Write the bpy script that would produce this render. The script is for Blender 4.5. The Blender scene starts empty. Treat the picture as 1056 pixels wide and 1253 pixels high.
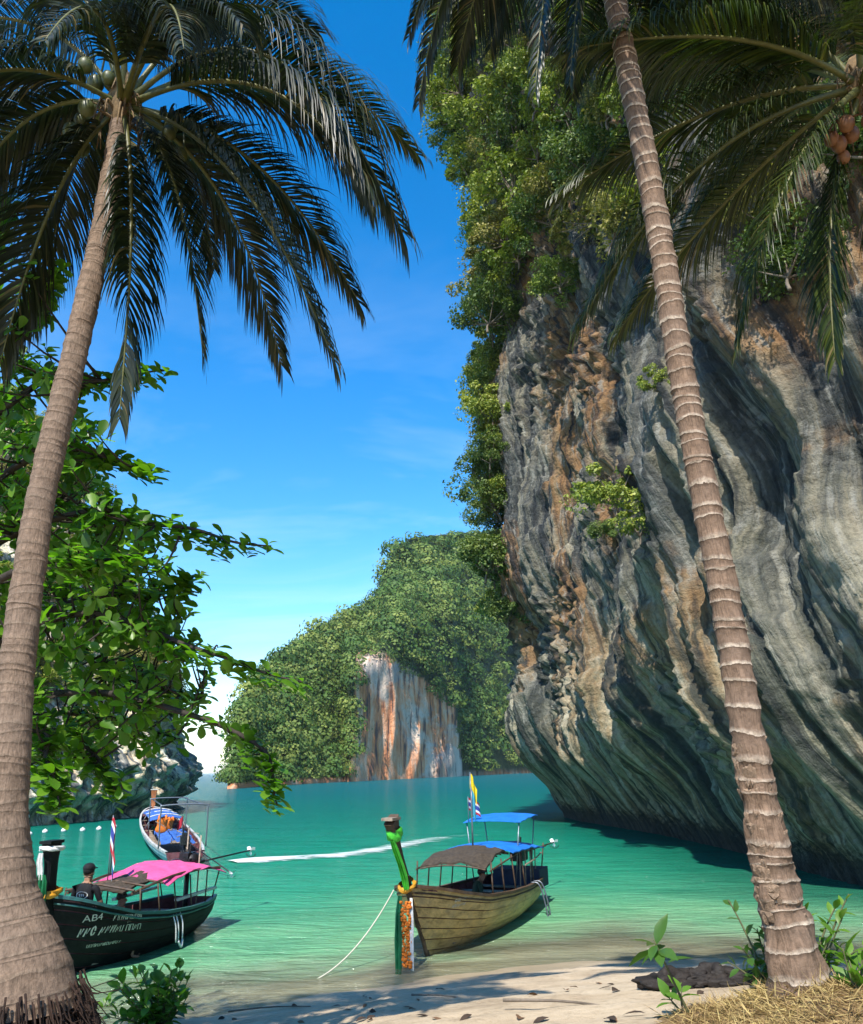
import bpy, bmesh, math, random
import numpy as np
from mathutils import Vector, Matrix, Quaternion

# ------------------------------------------------------------------ camera
W0, H0, FPX = 1056.0, 1253.0, 1000.0
CAM = np.array([0.0, 0.0, 4.0])
PITCH, ROLL = math.radians(17.41), math.radians(1.2)
_F = np.array([0, math.cos(PITCH), math.sin(PITCH)])
_U0 = np.array([0, -math.sin(PITCH), math.cos(PITCH)])
_R0 = np.array([1.0, 0, 0])
_R = _R0 * math.cos(ROLL) - _U0 * math.sin(ROLL)
_U = _U0 * math.cos(ROLL) + _R0 * math.sin(ROLL)
scene = bpy.context.scene
cd = bpy.data.cameras.new('camera')
cam = bpy.data.objects.new('camera', cd)
scene.collection.objects.link(cam)
cd.sensor_fit = 'HORIZONTAL'
cd.sensor_width = 36.0
cd.lens = 36.0 * FPX / W0
cd.clip_start, cd.clip_end = 0.05, 20000
cam.matrix_world = Matrix(((_R[0], _U[0], -_F[0], CAM[0]), (_R[1], _U[1], -_F[1], CAM[1]),
                           (_R[2], _U[2], -_F[2], CAM[2]), (0, 0, 0, 1)))
scene.camera = cam

# ------------------------------------------------------------------ sky, sun, exposure
SUN = np.array([-0.17, -0.58, 0.80]); SUN /= np.linalg.norm(SUN)
world = bpy.data.worlds.new('World')
scene.world = world
world.use_nodes = True
wn, wl = world.node_tree.nodes, world.node_tree.links
wn.clear()
sky = wn.new('ShaderNodeTexSky')
sky.sky_type = 'NISHITA'
sky.sun_disc = False
sky.sun_elevation = math.asin(SUN[2])
sky.sun_rotation = math.atan2(SUN[0], SUN[1])
sky.altitude = 0
sky.air_density, sky.dust_density, sky.ozone_density = 1.0, 0.15, 1.8
hs = wn.new('ShaderNodeHueSaturation')
hs.inputs['Saturation'].default_value = 1.45
hs.inputs['Value'].default_value = 1.0
wl.new(sky.outputs[0], hs.inputs['Color'])
tc = wn.new('ShaderNodeTexCoord')
sep = wn.new('ShaderNodeSeparateXYZ'); wl.new(tc.outputs['Generated'], sep.inputs[0])
def wmath(op, a, b=None, c=None):
    n = wn.new('ShaderNodeMath'); n.operation = op
    for i, v in enumerate((a, b, c)):
        if v is None: continue
        if isinstance(v, (int, float)): n.inputs[i].default_value = v
        else: wl.new(v, n.inputs[i])
    return n.outputs[0]
zc = wmath('ADD', wmath('MAXIMUM', sep.outputs[2], 0.0), 0.12)
cx = wmath('DIVIDE', sep.outputs[0], zc); cy = wmath('DIVIDE', sep.outputs[1], zc)
comb = wn.new('ShaderNodeCombineXYZ'); wl.new(cx, comb.inputs[0]); wl.new(cy, comb.inputs[1])
cm = wn.new('ShaderNodeMapping'); cm.inputs['Rotation'].default_value = (0, 0, 0.5)
cm.inputs['Scale'].default_value = (0.8, 1.15, 1); wl.new(comb.outputs[0], cm.inputs[0])
cn = wn.new('ShaderNodeTexNoise'); cn.inputs['Scale'].default_value = 0.9
cn.inputs['Detail'].default_value = 6; cn.inputs['Roughness'].default_value = 0.62
cn.inputs['Distortion'].default_value = 0.6
wl.new(cm.outputs[0], cn.inputs['Vector'])
cr = wn.new('ShaderNodeMapRange'); wl.new(cn.outputs[0], cr.inputs[0])
cr.inputs[1].default_value = 0.44; cr.inputs[2].default_value = 0.80
cr.inputs[3].default_value = 0.0; cr.inputs[4].default_value = 0.55
# thin cirrus is denser towards the horizon, as one looks through more of it
el = wn.new('ShaderNodeMapRange'); wl.new(sep.outputs[2], el.inputs[0])
el.inputs[1].default_value = 0.05; el.inputs[2].default_value = 0.62
el.inputs[3].default_value = 1.3; el.inputs[4].default_value = 0.10
cloud = wmath('MULTIPLY', cr.outputs[0], el.outputs[0])
wm = wn.new('ShaderNodeMix'); wm.data_type = 'RGBA'
wl.new(cloud, wm.inputs[0]); wl.new(hs.outputs[0], wm.inputs[6])
wm.inputs[7].default_value = (3.6, 4.3, 5.2, 1)
bg = wn.new('ShaderNodeBackground'); bg.inputs[1].default_value = 0.15
wo = wn.new('ShaderNodeOutputWorld')
wl.new(wm.outputs[2], bg.inputs[0]); wl.new(bg.outputs[0], wo.inputs[0])

sd = bpy.data.lights.new('sun', 'SUN')
sd.energy = 4.2; sd.angle = math.radians(0.53); sd.color = (1.0, 0.95, 0.87)
sun = bpy.data.objects.new('sun', sd)
scene.collection.objects.link(sun)
sun.location = (0, -20, 60)
sun.rotation_euler = Vector(SUN).to_track_quat('Z', 'Y').to_euler()
scene.view_settings.view_transform = 'Standard'
scene.view_settings.look = 'None'
scene.view_settings.exposure = 0.95
scene.view_settings.gamma = 1.0
scene.view_settings.use_curve_mapping = False
scene.render.engine = 'CYCLES'
cy_ = scene.cycles
cy_.max_bounces = 4; cy_.diffuse_bounces = 2; cy_.glossy_bounces = 2
cy_.transmission_bounces = 4; cy_.transparent_max_bounces = 8; cy_.volume_bounces = 0
cy_.sample_clamp_indirect = 4.0
cy_.use_denoising = True
cy_.caustics_reflective = False; cy_.caustics_refractive = False

# ------------------------------------------------------------------ helpers
rng = np.random.default_rng(7)
random.seed(7)
COL = scene.collection

def pdir(u, v):
    return _F + _R * ((u - W0 / 2) / FPX) + _U * ((H0 / 2 - v) / FPX)
def at_d(u, v, d):
    return CAM + pdir(u, v) * d
def at_z(u, v, z):
    r = pdir(u, v); return CAM + r * ((z - CAM[2]) / r[2])
def at_y(u, v, y):
    r = pdir(u, v); return CAM + r * (y / r[1])

def link(o): COL.objects.link(o); return o
def tag(o, label=None, cat=None, group=None, kind=None):
    if label: o['label'] = label
    if cat: o['category'] = cat
    if group: o['group'] = group
    if kind: o['kind'] = kind
    return o
def empty(name, loc=(0, 0, 0), rz=0.0, sc=1.0):
    o = bpy.data.objects.new(name, None)
    o.empty_display_size = 0.2
    o.location = tuple(float(a) for a in loc); o.rotation_euler = (0, 0, rz); o.scale = (sc, sc, sc)
    return link(o)
def fast_mesh(name, V, F, smooth=False):
    V = np.ascontiguousarray(V, dtype=np.float32); F = np.ascontiguousarray(F, dtype=np.int32)
    me = bpy.data.meshes.new(name)
    n, k = F.shape
    me.vertices.add(len(V)); me.vertices.foreach_set('co', V.ravel())
    me.loops.add(n * k); me.loops.foreach_set('vertex_index', F.ravel())
    me.polygons.add(n); me.polygons.foreach_set('loop_start', np.arange(0, n * k, k, dtype=np.int32))
    if smooth: me.polygons.foreach_set('use_smooth', np.ones(n, dtype=bool))
    me.update(calc_edges=True); me.validate()
    return me
def obj(name, me, mat=None, parent=None, world_space=False):
    o = bpy.data.objects.new(name, me)
    if mat is not None and len(me.materials) == 0: me.materials.append(mat)
    link(o)
    if parent is not None:
        o.parent = parent
        if world_space:
            o.matrix_parent_inverse = Matrix.Translation(-parent.location)
    return o
def set_uv(me, uv, name='flow'):
    l = me.uv_layers.new(name=name)
    idx = np.empty(len(me.loops), dtype=np.int32); me.loops.foreach_get('vertex_index', idx)
    l.data.foreach_set('uv', np.ascontiguousarray(uv[idx], dtype=np.float32).ravel())
def grid_faces(nr, nc, wrap=False):
    i = np.arange(nr - 1)[:, None]; j = np.arange(nc if wrap else nc - 1)[None, :]
    j2 = (j + 1) % nc
    return np.stack([(i * nc + j), (i * nc + j2), ((i + 1) * nc + j2), ((i + 1) * nc + j)], -1).reshape(-1, 4)
def norm(a):
    a = np.asarray(a, float); return a / (np.linalg.norm(a, axis=-1, keepdims=True) + 1e-12)
def bez(P0, P1, P2, n):
    t = np.linspace(0, 1, n)[:, None]
    return (1 - t) ** 2 * P0 + 2 * t * (1 - t) * P1 + t ** 2 * P2
def catmull(P, n):
    P = np.asarray(P, float)
    Q = np.vstack([2 * P[0] - P[1], P, 2 * P[-1] - P[-2]])
    out = []
    for i in range(len(P) - 1):
        a, b, c, d = Q[i:i + 4]
        t = np.linspace(0, 1, n, endpoint=False)[:, None]
        out.append(0.5 * (2 * b + (c - a) * t + (2 * a - 5 * b + 4 * c - d) * t ** 2 + (3 * b - a - 3 * c + d) * t ** 3))
    out.append(P[-1:]); return np.vstack(out)
def frames(P):
    T = norm(np.gradient(P, axis=0))
    ref = np.array([0, 0, 1.0]) if abs(T[0][2]) < 0.9 else np.array([1.0, 0, 0])
    A = np.zeros_like(P); a = norm(np.cross(T[0], ref))
    for i in range(len(P)):
        a = a - T[i] * np.dot(a, T[i]); a = a / (np.linalg.norm(a) + 1e-9); A[i] = a
    return T, A, np.cross(T, A)
def tube(P, r, k=8, cap=True):
    P = np.asarray(P, float); r = np.broadcast_to(np.asarray(r, float), (len(P),))
    T, A, B = frames(P)
    th = np.linspace(0, 2 * math.pi, k, endpoint=False)
    V = P[:, None] + r[:, None, None] * (np.cos(th)[None, :, None] * A[:, None] + np.sin(th)[None, :, None] * B[:, None])
    V = V.reshape(-1, 3); F = grid_faces(len(P), k, True)
    if cap:
        V = np.vstack([V, P[0], P[-1]]); a, b = len(V) - 2, len(V) - 1; j = np.arange(k); o = (len(P) - 1) * k
        F = np.vstack([F, np.stack([j * 0 + a, (j + 1) % k, j, j * 0 + a], 1), np.stack([j * 0 + b, o + j, o + (j + 1) % k, j * 0 + b], 1)])
    return V, F
class MB:
    "collects vertices and quads/tris of one part"
    def __init__(s): s.V = []; s.F = []; s.n = 0
    def add(s, V, F):
        V = np.asarray(V, float); F = np.asarray(F)
        s.V.append(V); s.F += (F + s.n).tolist() if isinstance(F, np.ndarray) else [[a + s.n for a in f] for f in F]; s.n += len(V); return s
    def tube(s, P, r, k=8): return s.add(*tube(P, r, k))
    def box(s, c, h, M=None):
        q = np.array([[a, b, d] for a in (-1, 1) for b in (-1, 1) for d in (-1, 1)], float) * np.asarray(h, float)
        if M is not None: q = q @ np.asarray(M).T
        return s.add(q + np.asarray(c, float), np.array([[0, 1, 3, 2], [4, 6, 7, 5], [0, 4, 5, 1], [2, 3, 7, 6], [0, 2, 6, 4], [1, 5, 7, 3]]))
    def ball(s, c, r, n=10, m=14, nz=0.0):
        r = np.broadcast_to(np.asarray(r, float), (3,))
        a = np.linspace(0.02, math.pi - 0.02, n)[:, None]; b = np.linspace(0, 2 * math.pi, m, endpoint=False)[None]
        V = np.stack([np.sin(a) * np.cos(b), np.sin(a) * np.sin(b), np.cos(a) + 0 * b], -1).reshape(-1, 3)
        if nz: V = V * (1 + nz * pnoise(V * 2.1 + np.asarray(c) * 3.3)[:, None])
        return s.add(V * r + np.asarray(c, float), grid_faces(n, m, True)[:, ::-1])
    def build(s, name, mat, parent=None, smooth=False, world_space=False):
        me = bpy.data.meshes.new(name)
        F = [[a for i, a in enumerate(f) if a not in f[:i]] for f in s.F]
        me.from_pydata(np.vstack(s.V).tolist(), [], [f for f in F if len(f) > 2])
        if smooth: me.polygons.foreach_set('use_smooth', np.ones(len(me.polygons), dtype=bool))
        me.update()
        return obj(name, me, mat, parent, world_space)

def _hash(ix, iy, iz, seed):
    h = (ix.astype(np.uint32) * np.uint32(374761393) + iy.astype(np.uint32) * np.uint32(668265263) +
         iz.astype(np.uint32) * np.uint32(2147483647) + np.uint32((seed * 974634777) & 0xffffffff))
    h = (h ^ (h >> np.uint32(13))) * np.uint32(1274126177)
    h = h ^ (h >> np.uint32(16)); h = h * np.uint32(2246822519); return h ^ (h >> np.uint32(15))
def pnoise(P, seed=0):
    "gradient noise, about -1..1"
    with np.errstate(over='ignore'):
        P = np.asarray(P, float); I = np.floor(P).astype(np.int64); f = P - I
        w = f * f * f * (f * (f * 6 - 15) + 10)
        out = np.zeros(P.shape[:-1])
        for dx in (0, 1):
            wx = w[..., 0] if dx else 1 - w[..., 0]
            for dy in (0, 1):
                wy = w[..., 1] if dy else 1 - w[..., 1]
                for dz in (0, 1):
                    wz = w[..., 2] if dz else 1 - w[..., 2]
                    h = _hash((I[..., 0] + dx) & 0xffffffff, (I[..., 1] + dy) & 0xffffffff, (I[..., 2] + dz) & 0xffffffff, seed)
                    gx = ((h & np.uint32(1023)).astype(float) / 511.5 - 1); gy = (((h >> np.uint32(10)) & np.uint32(1023)).astype(float) / 511.5 - 1)
                    gz = (((h >> np.uint32(20)) & np.uint32(1023)).astype(float) / 511.5 - 1)
                    out += wx * wy * wz * (gx * (f[..., 0] - dx) + gy * (f[..., 1] - dy) + gz * (f[..., 2] - dz))
    return out * 1.5
def fbm(P, oct=4, seed=0, gain=0.5):
    P = np.asarray(P, float); a, s = 1.0, np.zeros(P.shape[:-1])
    for i in range(oct):
        s += a * pnoise(P * 2.03 ** i + 17.3 * i, seed + i); a *= gain
    return s
def sstep(a, b, x):
    t = np.clip((np.asarray(x, float) - a) / (b - a), 0, 1); return t * t * (3 - 2 * t)
def V3(*cols): return np.stack(np.broadcast_arrays(*cols), -1)

# ------------------------------------------------------------------ materials
class NT:
    def __init__(s, name):
        s.m = bpy.data.materials.new(name); s.m.use_nodes = True
        s.t = s.m.node_tree; s.t.nodes.clear(); s.out = s.t.nodes.new('ShaderNodeOutputMaterial')
    def n(s, typ, ins=None, **at):
        nd = s.t.nodes.new('ShaderNode' + typ)
        for k, v in at.items(): setattr(nd, k, v)
        for k, v in (ins or {}).items():
            if isinstance(v, bpy.types.NodeSocket): s.t.links.new(v, nd.inputs[k])
            elif isinstance(v, bpy.types.Node): s.t.links.new(v.outputs[0], nd.inputs[k])
            else:
                if isinstance(v, tuple) and len(v) == 3 and nd.inputs[k].type == 'RGBA': v = v + (1,)
                nd.inputs[k].default_value = v
        return nd
    def math(s, op, a, b=0.0, clamp=False): return s.n('Math', {0: a, 1: b}, operation=op, use_clamp=clamp).outputs[0]
    def map(s, x, a, b, c=0.0, d=1.0, smooth=False):
        return s.n('MapRange', {0: x, 1: a, 2: b, 3: c, 4: d}, interpolation_type='SMOOTHSTEP' if smooth else 'LINEAR').outputs[0]
    def mix(s, f, a, b, blend='MIX'):
        return s.n('Mix', {0: f, 6: a, 7: b}, data_type='RGBA', blend_type=blend).outputs[2]
    def ramp(s, f, stops, interp='LINEAR'):
        nd = s.n('ValToRGB', {0: f}); r = nd.color_ramp; r.interpolation = interp
        while len(r.elements) < len(stops): r.elements.new(0.5)
        for e, (p, c) in zip(r.elements, stops): e.position = p; e.color = tuple(c) + (1,)
        return nd.outputs[0]
    def noise(s, vec, scale, detail=4, rough=0.55, dist=0.0, sc3=None):
        if sc3 is not None: vec = s.n('Mapping', {0: vec, 3: sc3}).outputs[0]
        return s.n('TexNoise', {'Vector': vec, 'Scale': scale, 'Detail': float(detail), 'Roughness': rough, 'Distortion': dist}).outputs[0]
    def coord(s, k='Object'): return s.n('TexCoord').outputs[k]
    def bump(s, h, strength=0.5, dist=0.02, nrm=None):
        i = {'Strength': strength, 'Distance': dist, 'Height': h}
        if nrm is not None: i['Normal'] = nrm
        return s.n('Bump', i).outputs[0]
    def principled(s, col, rough=0.6, nrm=None, spec=0.4, **kw):
        i = {'Base Color': col, 'Roughness': rough, 'Specular IOR Level': spec}
        if nrm is not None: i['Normal'] = nrm
        i.update(kw)
        return s.n('BsdfPrincipled', i)
    def done(s, sh):
        s.t.links.new(sh.outputs[0] if isinstance(sh, bpy.types.Node) else sh, s.out.inputs[0]); return s.m

def simple(name, col, rough=0.6, var=0.35, scale=6.0, bump=0.3, sc3=None, spec=0.35, metal=0.0, col2=None):
    N = NT(name); c = N.coord()
    n1 = N.noise(c, scale, 5, 0.6, 0.3, sc3); n2 = N.noise(c, scale * 5.3, 3, 0.6, 0, sc3)
    lo = tuple(a * (1 - var) for a in col); hi = tuple(min(1, a * (1 + var * 0.6)) for a in col)
    cc = N.ramp(n1, [(0.3, lo), (0.55, col), (0.72, col2 or hi)])
    cc = N.mix(0.5, cc, N.ramp(n2, [(0.3, (0.55, 0.55, 0.55)), (0.6, (1, 1, 1))]), 'MULTIPLY')
    return N.done(N.principled(cc, N.map(n2, 0.3, 0.7, max(0, rough - 0.1), min(1, rough + 0.12)), N.bump(n2, bump, 0.01), spec, Metallic=metal))

def leaf_mat(name, c1, c2, c3, rough=0.45, trans=0.3, spec=0.4, tcol=None, nscale=0.4):
    N = NT(name); g = N.n('NewGeometry'); rnd = g.outputs['Random Per Island']
    big = N.noise(g.outputs['Position'], nscale, 3, 0.6)
    f = N.math('ADD', N.math('MULTIPLY', rnd, 0.65), N.map(big, 0.3, 0.7, 0.0, 0.4), True)
    col = N.ramp(f, [(0.08, c1), (0.5, c2), (0.95, c3)])
    p = N.principled(col, rough, None, spec)
    tc_ = N.mix(1.0, col, tcol or (1.0, 1.15, 0.45), 'MULTIPLY')
    t = N.n('BsdfTranslucent', {0: tc_})
    return N.done(N.n('MixShader', {0: trans, 1: p, 2: t}))
# ================================================================== SETTING
# ---------------- beach and sea bed: one sheet
def shore_y(x):
    return np.interp(x, [-60, -14, -8, -4, 0, 3, 8, 14, 25, 60], [10, 11.5, 14.2, 16.0, 18.6, 19.6, 19.4, 17.6, 16, 10])
def ground_z(x, y):
    d = y - shore_y(x)
    z = np.interp(d, [-60, -20, -13, -9, -6, -3, -1.2, 0, 2, 6, 16, 40, 120, 400], [3.4, 2.6, 2.25, 1.6, 0.9, 0.42, 0.14, 0.0, -0.18, -0.6, -1.9, -4.5, -8, -12])
    # soft hollows and heaps in the dry sand, gone below the tide line
    return z
xs = np.unique(np.concatenate([np.linspace(-5000, -60, 12), np.linspace(-60, -14, 24), np.linspace(-14, 16, 230), np.linspace(16, 60, 24), np.linspace(60, 5000, 12)]))
ys = np.unique(np.concatenate([np.linspace(-300, -20, 8), np.linspace(-20, 6, 30), np.linspace(6, 26, 180), np.linspace(26, 80, 28), np.linspace(80, 6000, 14)]))
X, Y = np.meshgrid(xs, ys)
Z = ground_z(X, Y)
d_ = Y - shore_y(X)
amp = sstep(3, -3, d_) * sstep(60, 30, np.abs(X))
Z = Z + amp * (0.06 * fbm(V3(X / 1.7, Y / 1.1, 0 * X), 4, 3) + 0.10 * pnoise(V3(X / 4.5, Y / 3.0, 0 * X), 5) * sstep(0, -4, d_))
foot = pnoise(V3(X / 0.42, Y / 0.42, 0 * X + 3), 9)
Z = Z - amp * 0.05 * np.clip(foot - 0.25, 0, 1) * sstep(-0.5, -2, d_)
GX, GY, GZ = xs, ys, Z
def gz(x, y):
    j = np.clip(np.searchsorted(GX, x) - 1, 0, len(GX) - 2); i = np.clip(np.searchsorted(GY, y) - 1, 0, len(GY) - 2)
    fx = (x - GX[j]) / (GX[j + 1] - GX[j]); fy = (y - GY[i]) / (GY[i + 1] - GY[i])
    return float((GZ[i, j] * (1 - fx) + GZ[i, j + 1] * fx) * (1 - fy) + (GZ[i + 1, j] * (1 - fx) + GZ[i + 1, j + 1] * fx) * fy)
N = NT('sand'); g = N.n('NewGeometry').outputs['Position']
n1 = N.noise(g, 0.8, 6, 0.6, 0.4); n2 = N.noise(g, 9, 6, 0.7); n3 = N.noise(g, 120, 2, 0.6)
zz = N.n('SeparateXYZ', {0: g}).outputs[2]
dry = N.ramp(n1, [(0.3, (0.36, 0.27, 0.175)), (0.5, (0.50, 0.39, 0.26)), (0.72, (0.58, 0.47, 0.33))])
dry = N.mix(0.55, dry, N.ramp(n2, [(0.32, (0.5, 0.47, 0.43)), (0.5, (0.95, 0.95, 0.93)), (0.7, (1, 1, 1))]), 'MULTIPLY')
wetf = N.map(N.math('ADD', zz, N.map(n1, 0.3, 0.7, -0.06, 0.06)), 0.05, 0.26, 1.0, 0.0, True)
wetf = N.math('MULTIPLY', wetf, N.map(zz, -0.22, -0.02, 0.25, 1.0))
col = N.mix(N.math('MULTIPLY', wetf, 0.7), dry, (0.33, 0.265, 0.17))
hgt = N.math('ADD', N.math('MULTIPLY', n2, 1.0), N.math('MULTIPLY', n3, 0.25))
p = N.principled(col, N.map(wetf, 0, 1, 0.9, 0.35), N.bump(hgt, 0.7, 0.05), 0.3)
SAND = N.done(p)
me = fast_mesh('beach', V3(X, Y, Z).reshape(-1, 3), grid_faces(len(ys), len(xs)), True)
tag(obj('beach', me, SAND), kind='structure')

# ---------------- cliff base line (needed for the water depth too)
T_ = at_z(690, 1001, 0); N_ = at_z(1056, 1086, 0)
base = np.array([[95, 150], [62, 122], [38, 102], [23, 87], [15.5, 76], [T_[0] + .6, T_[1] + 3], [T_[0] + .2, T_[1] - 3], [12.6, 53], [13.6, 42], [N_[0], N_[1]], [18.2, 22], [26, 13], [42, 6], [66, 1], [95, -5]])
BL = catmull(base, 60)
seg = np.r_[0, np.cumsum(np.linalg.norm(np.diff(BL, axis=0), axis=1))]

# ---------------- water
wx = np.unique(np.concatenate([-np.geomspace(60, 9000, 14), np.linspace(-60, 40, 90), np.geomspace(40, 9000, 14)]))
wy = np.unique(np.concatenate([np.linspace(4, 80, 110), np.geomspace(80, 9000, 30)]))
X, Y = np.meshgrid(wx, wy)
dsh = Y - shore_y(X)
# distance to the cliff foot: the water is deeper there
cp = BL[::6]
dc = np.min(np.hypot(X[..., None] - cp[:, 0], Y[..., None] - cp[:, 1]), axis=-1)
me = fast_mesh('sea', V3(X, Y, 0 * X).reshape(-1, 3), grid_faces(len(wy), len(wx)), True)
for nm, val in (('shore', dsh), ('rock', dc)):
    a = me.attributes.new(nm, 'FLOAT', 'POINT'); a.data.foreach_set('value', np.ascontiguousarray(val.ravel(), dtype=np.float32))
N = NT('sea_water'); pos = N.n('NewGeometry').outputs['Position']
at_s = N.n('Attribute', attribute_name='shore').outputs['Fac']; at_r = N.n('Attribute', attribute_name='rock').outputs['Fac']
w1 = N.noise(pos, 0.12, 4, 0.55, 0.5, (1, 1.6, 1)); w2 = N.noise(pos, 0.45, 4, 0.6)
sh = N.math('ADD', at_s, N.map(w1, 0.3, 0.7, -2.2, 2.2))
sh = N.math('ADD', sh, N.map(w2, 0.3, 0.7, -0.5, 0.5))
lg = N.math('LOGARITHM', N.math('MAXIMUM', N.math('ADD', sh, 1.0), 0.5), 10.0)    # 10^0..10^3 m
colr = N.ramp(N.math('DIVIDE', lg, 3.0), [(0.10, (0.42, 0.43, 0.27)), (0.27, (0.135, 0.33, 0.165)), (0.40, (0.028, 0.25, 0.14)),
                                          (0.50, (0.006, 0.19, 0.12)), (0.60, (0.003, 0.135, 0.10)), (0.72, (0.003, 0.105, 0.105)), (1.0, (0.02, 0.10, 0.14))])
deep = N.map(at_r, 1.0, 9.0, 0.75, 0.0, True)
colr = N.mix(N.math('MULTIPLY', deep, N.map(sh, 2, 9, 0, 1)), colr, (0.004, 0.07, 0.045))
colr = N.mix(N.map(w2, 0.42, 0.66, 0, 0.6), colr, N.mix(1.0, colr, (0.72, 0.80, 0.82), 'MULTIPLY'))
# ripples: longer swell plus short wind ripples, both lying across the bay
v2 = N.n('Mapping', {0: pos, 2: (0, 0, 0.12), 3: (0.5, 1.5, 1)}).outputs[0]
r1 = N.noise(v2, 0.75, 4, 0.6, 0.8); r2 = N.noise(v2, 3.4, 4, 0.6, 0.4); r3 = N.noise(v2, 0.22, 3, 0.5, 0.3)
h = N.math('ADD', N.math('MULTIPLY', r1, 0.55), N.math('ADD', N.math('MULTIPLY', r2, 0.24), N.math('MULTIPLY', r3, 0.8)))
nrm = N.bump(h, 1.0, 0.95)
alpha = N.map(sh, -0.4, 5.5, 0.10, 1.0, True)
body = N.n('MixShader', {0: alpha, 1: N.n('BsdfTransparent', {0: (0.90, 0.97, 0.93)}), 2: N.n('BsdfDiffuse', {0: colr, 'Normal': N.bump(h, 1.0, 0.55)})})
fr = N.n('Fresnel', {0: 1.333, 'Normal': nrm})
gl = N.n('BsdfGlossy', {0: (1, 1, 1), 'Roughness': 0.07, 'Normal': nrm})
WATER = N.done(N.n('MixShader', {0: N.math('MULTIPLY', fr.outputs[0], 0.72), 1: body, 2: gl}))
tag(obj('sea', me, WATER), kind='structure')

# ---------------- limestone rock material, streaked along the flow lines stored as UV metres
def rock_mat(name, ochre, green, light=1.0, fine=1.0, bumpd=0.25):
    N = NT(name); uv = N.n('UVMap', uv_map='flow').outputs[0]; pos = N.n('NewGeometry').outputs['Position']
    s1 = N.noise(uv, 1.0, 7, 0.62, 0.3, (0.5, 0.03, 1)); s2 = N.noise(uv, 1.0, 6, 0.65, 0.2, (2.0, 0.08, 1))
    s3 = N.noise(uv, 1.0, 4, 0.6, 0.2, (5.5, 0.45, 1))
    pt = N.noise(uv, 1.0, 8, 0.62, 0.8, (0.12, 0.055, 1)); iso = N.noise(pos, 0.9 * fine, 8, 0.68, 0.3); fi = N.noise(pos, 5.0 * fine, 6, 0.7)
    k = lambda c: tuple(min(0.9, a * light) for a in c)
    st = N.math('ADD', N.math('MULTIPLY', s1, 0.62), N.math('MULTIPLY', s2, 0.38))
    c = N.ramp(st, [(0.36, k((0.035, 0.04, 0.042))), (0.44, k((0.085, 0.095, 0.095))), (0.495, k((0.18, 0.178, 0.15))), (0.54, k((0.33, 0.295, 0.205))), (0.60, k((0.56, 0.49, 0.35))), (0.70, k((0.80, 0.73, 0.57)))])
    oc = N.ramp(s2, [(0.35, k((0.14, 0.07, 0.03))), (0.5, k((0.40, 0.21, 0.085))), (0.62, k((0.52, 0.34, 0.17))), (0.72, k((0.56, 0.45, 0.29)))])
    c = N.mix(N.map(pt, 0.47, 0.56, 0, ochre, True), c, oc)
    c = N.mix(N.map(s3, 0.52, 0.64, 0.0, 0.65), c, k((0.50, 0.49, 0.42)))
    c = N.mix(N.map(s2, 0.50, 0.40, 0.0, 0.85), c, k((0.035, 0.042, 0.048)))
    c = N.mix(N.map(iso, 0.47, 0.38, 0.0, 0.7), c, k((0.04, 0.04, 0.038)))
    if green:
        z = N.n('SeparateXYZ', {0: pos}).outputs[2]
        gf = N.math('MULTIPLY', N.map(N.math('ADD', z, N.map(iso, 0.3, 0.7, -4, 4)), 16, 5, 0, green, True), N.map(s1, 0.3, 0.6, 0.35, 1.0))
        c = N.mix(gf, c, N.ramp(s2, [(0.32, (0.03, 0.036, 0.026)), (0.45, (0.12, 0.13, 0.085)), (0.51, (0.30, 0.29, 0.18)), (0.59, (0.55, 0.51, 0.36))]))
        tide = N.map(N.math('ADD', z, N.map(fi, 0.3, 0.7, -0.5, 0.5)), 1.5, 0.7, 0, 0.85, True)
        c = N.mix(tide, c, (0.028, 0.030, 0.026))
    c = N.mix(0.6, c, N.ramp(fi, [(0.3, (0.35, 0.35, 0.36)), (0.52, (0.95, 0.95, 0.95)), (0.7, (1, 1, 1))]), 'MULTIPLY')
    hh = N.math('ADD', N.math('ADD', N.math('MULTIPLY', s3, 0.5), N.math('MULTIPLY', iso, 1.0)), N.math('MULTIPLY', fi, 0.35))
    return N.done(N.principled(c, 0.82, N.bump(hh, 0.9, bumpd), 0.25))
ROCK = rock_mat('limestone', 0.95, 0.5, 0.58, 1.0, 0.5)

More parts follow.
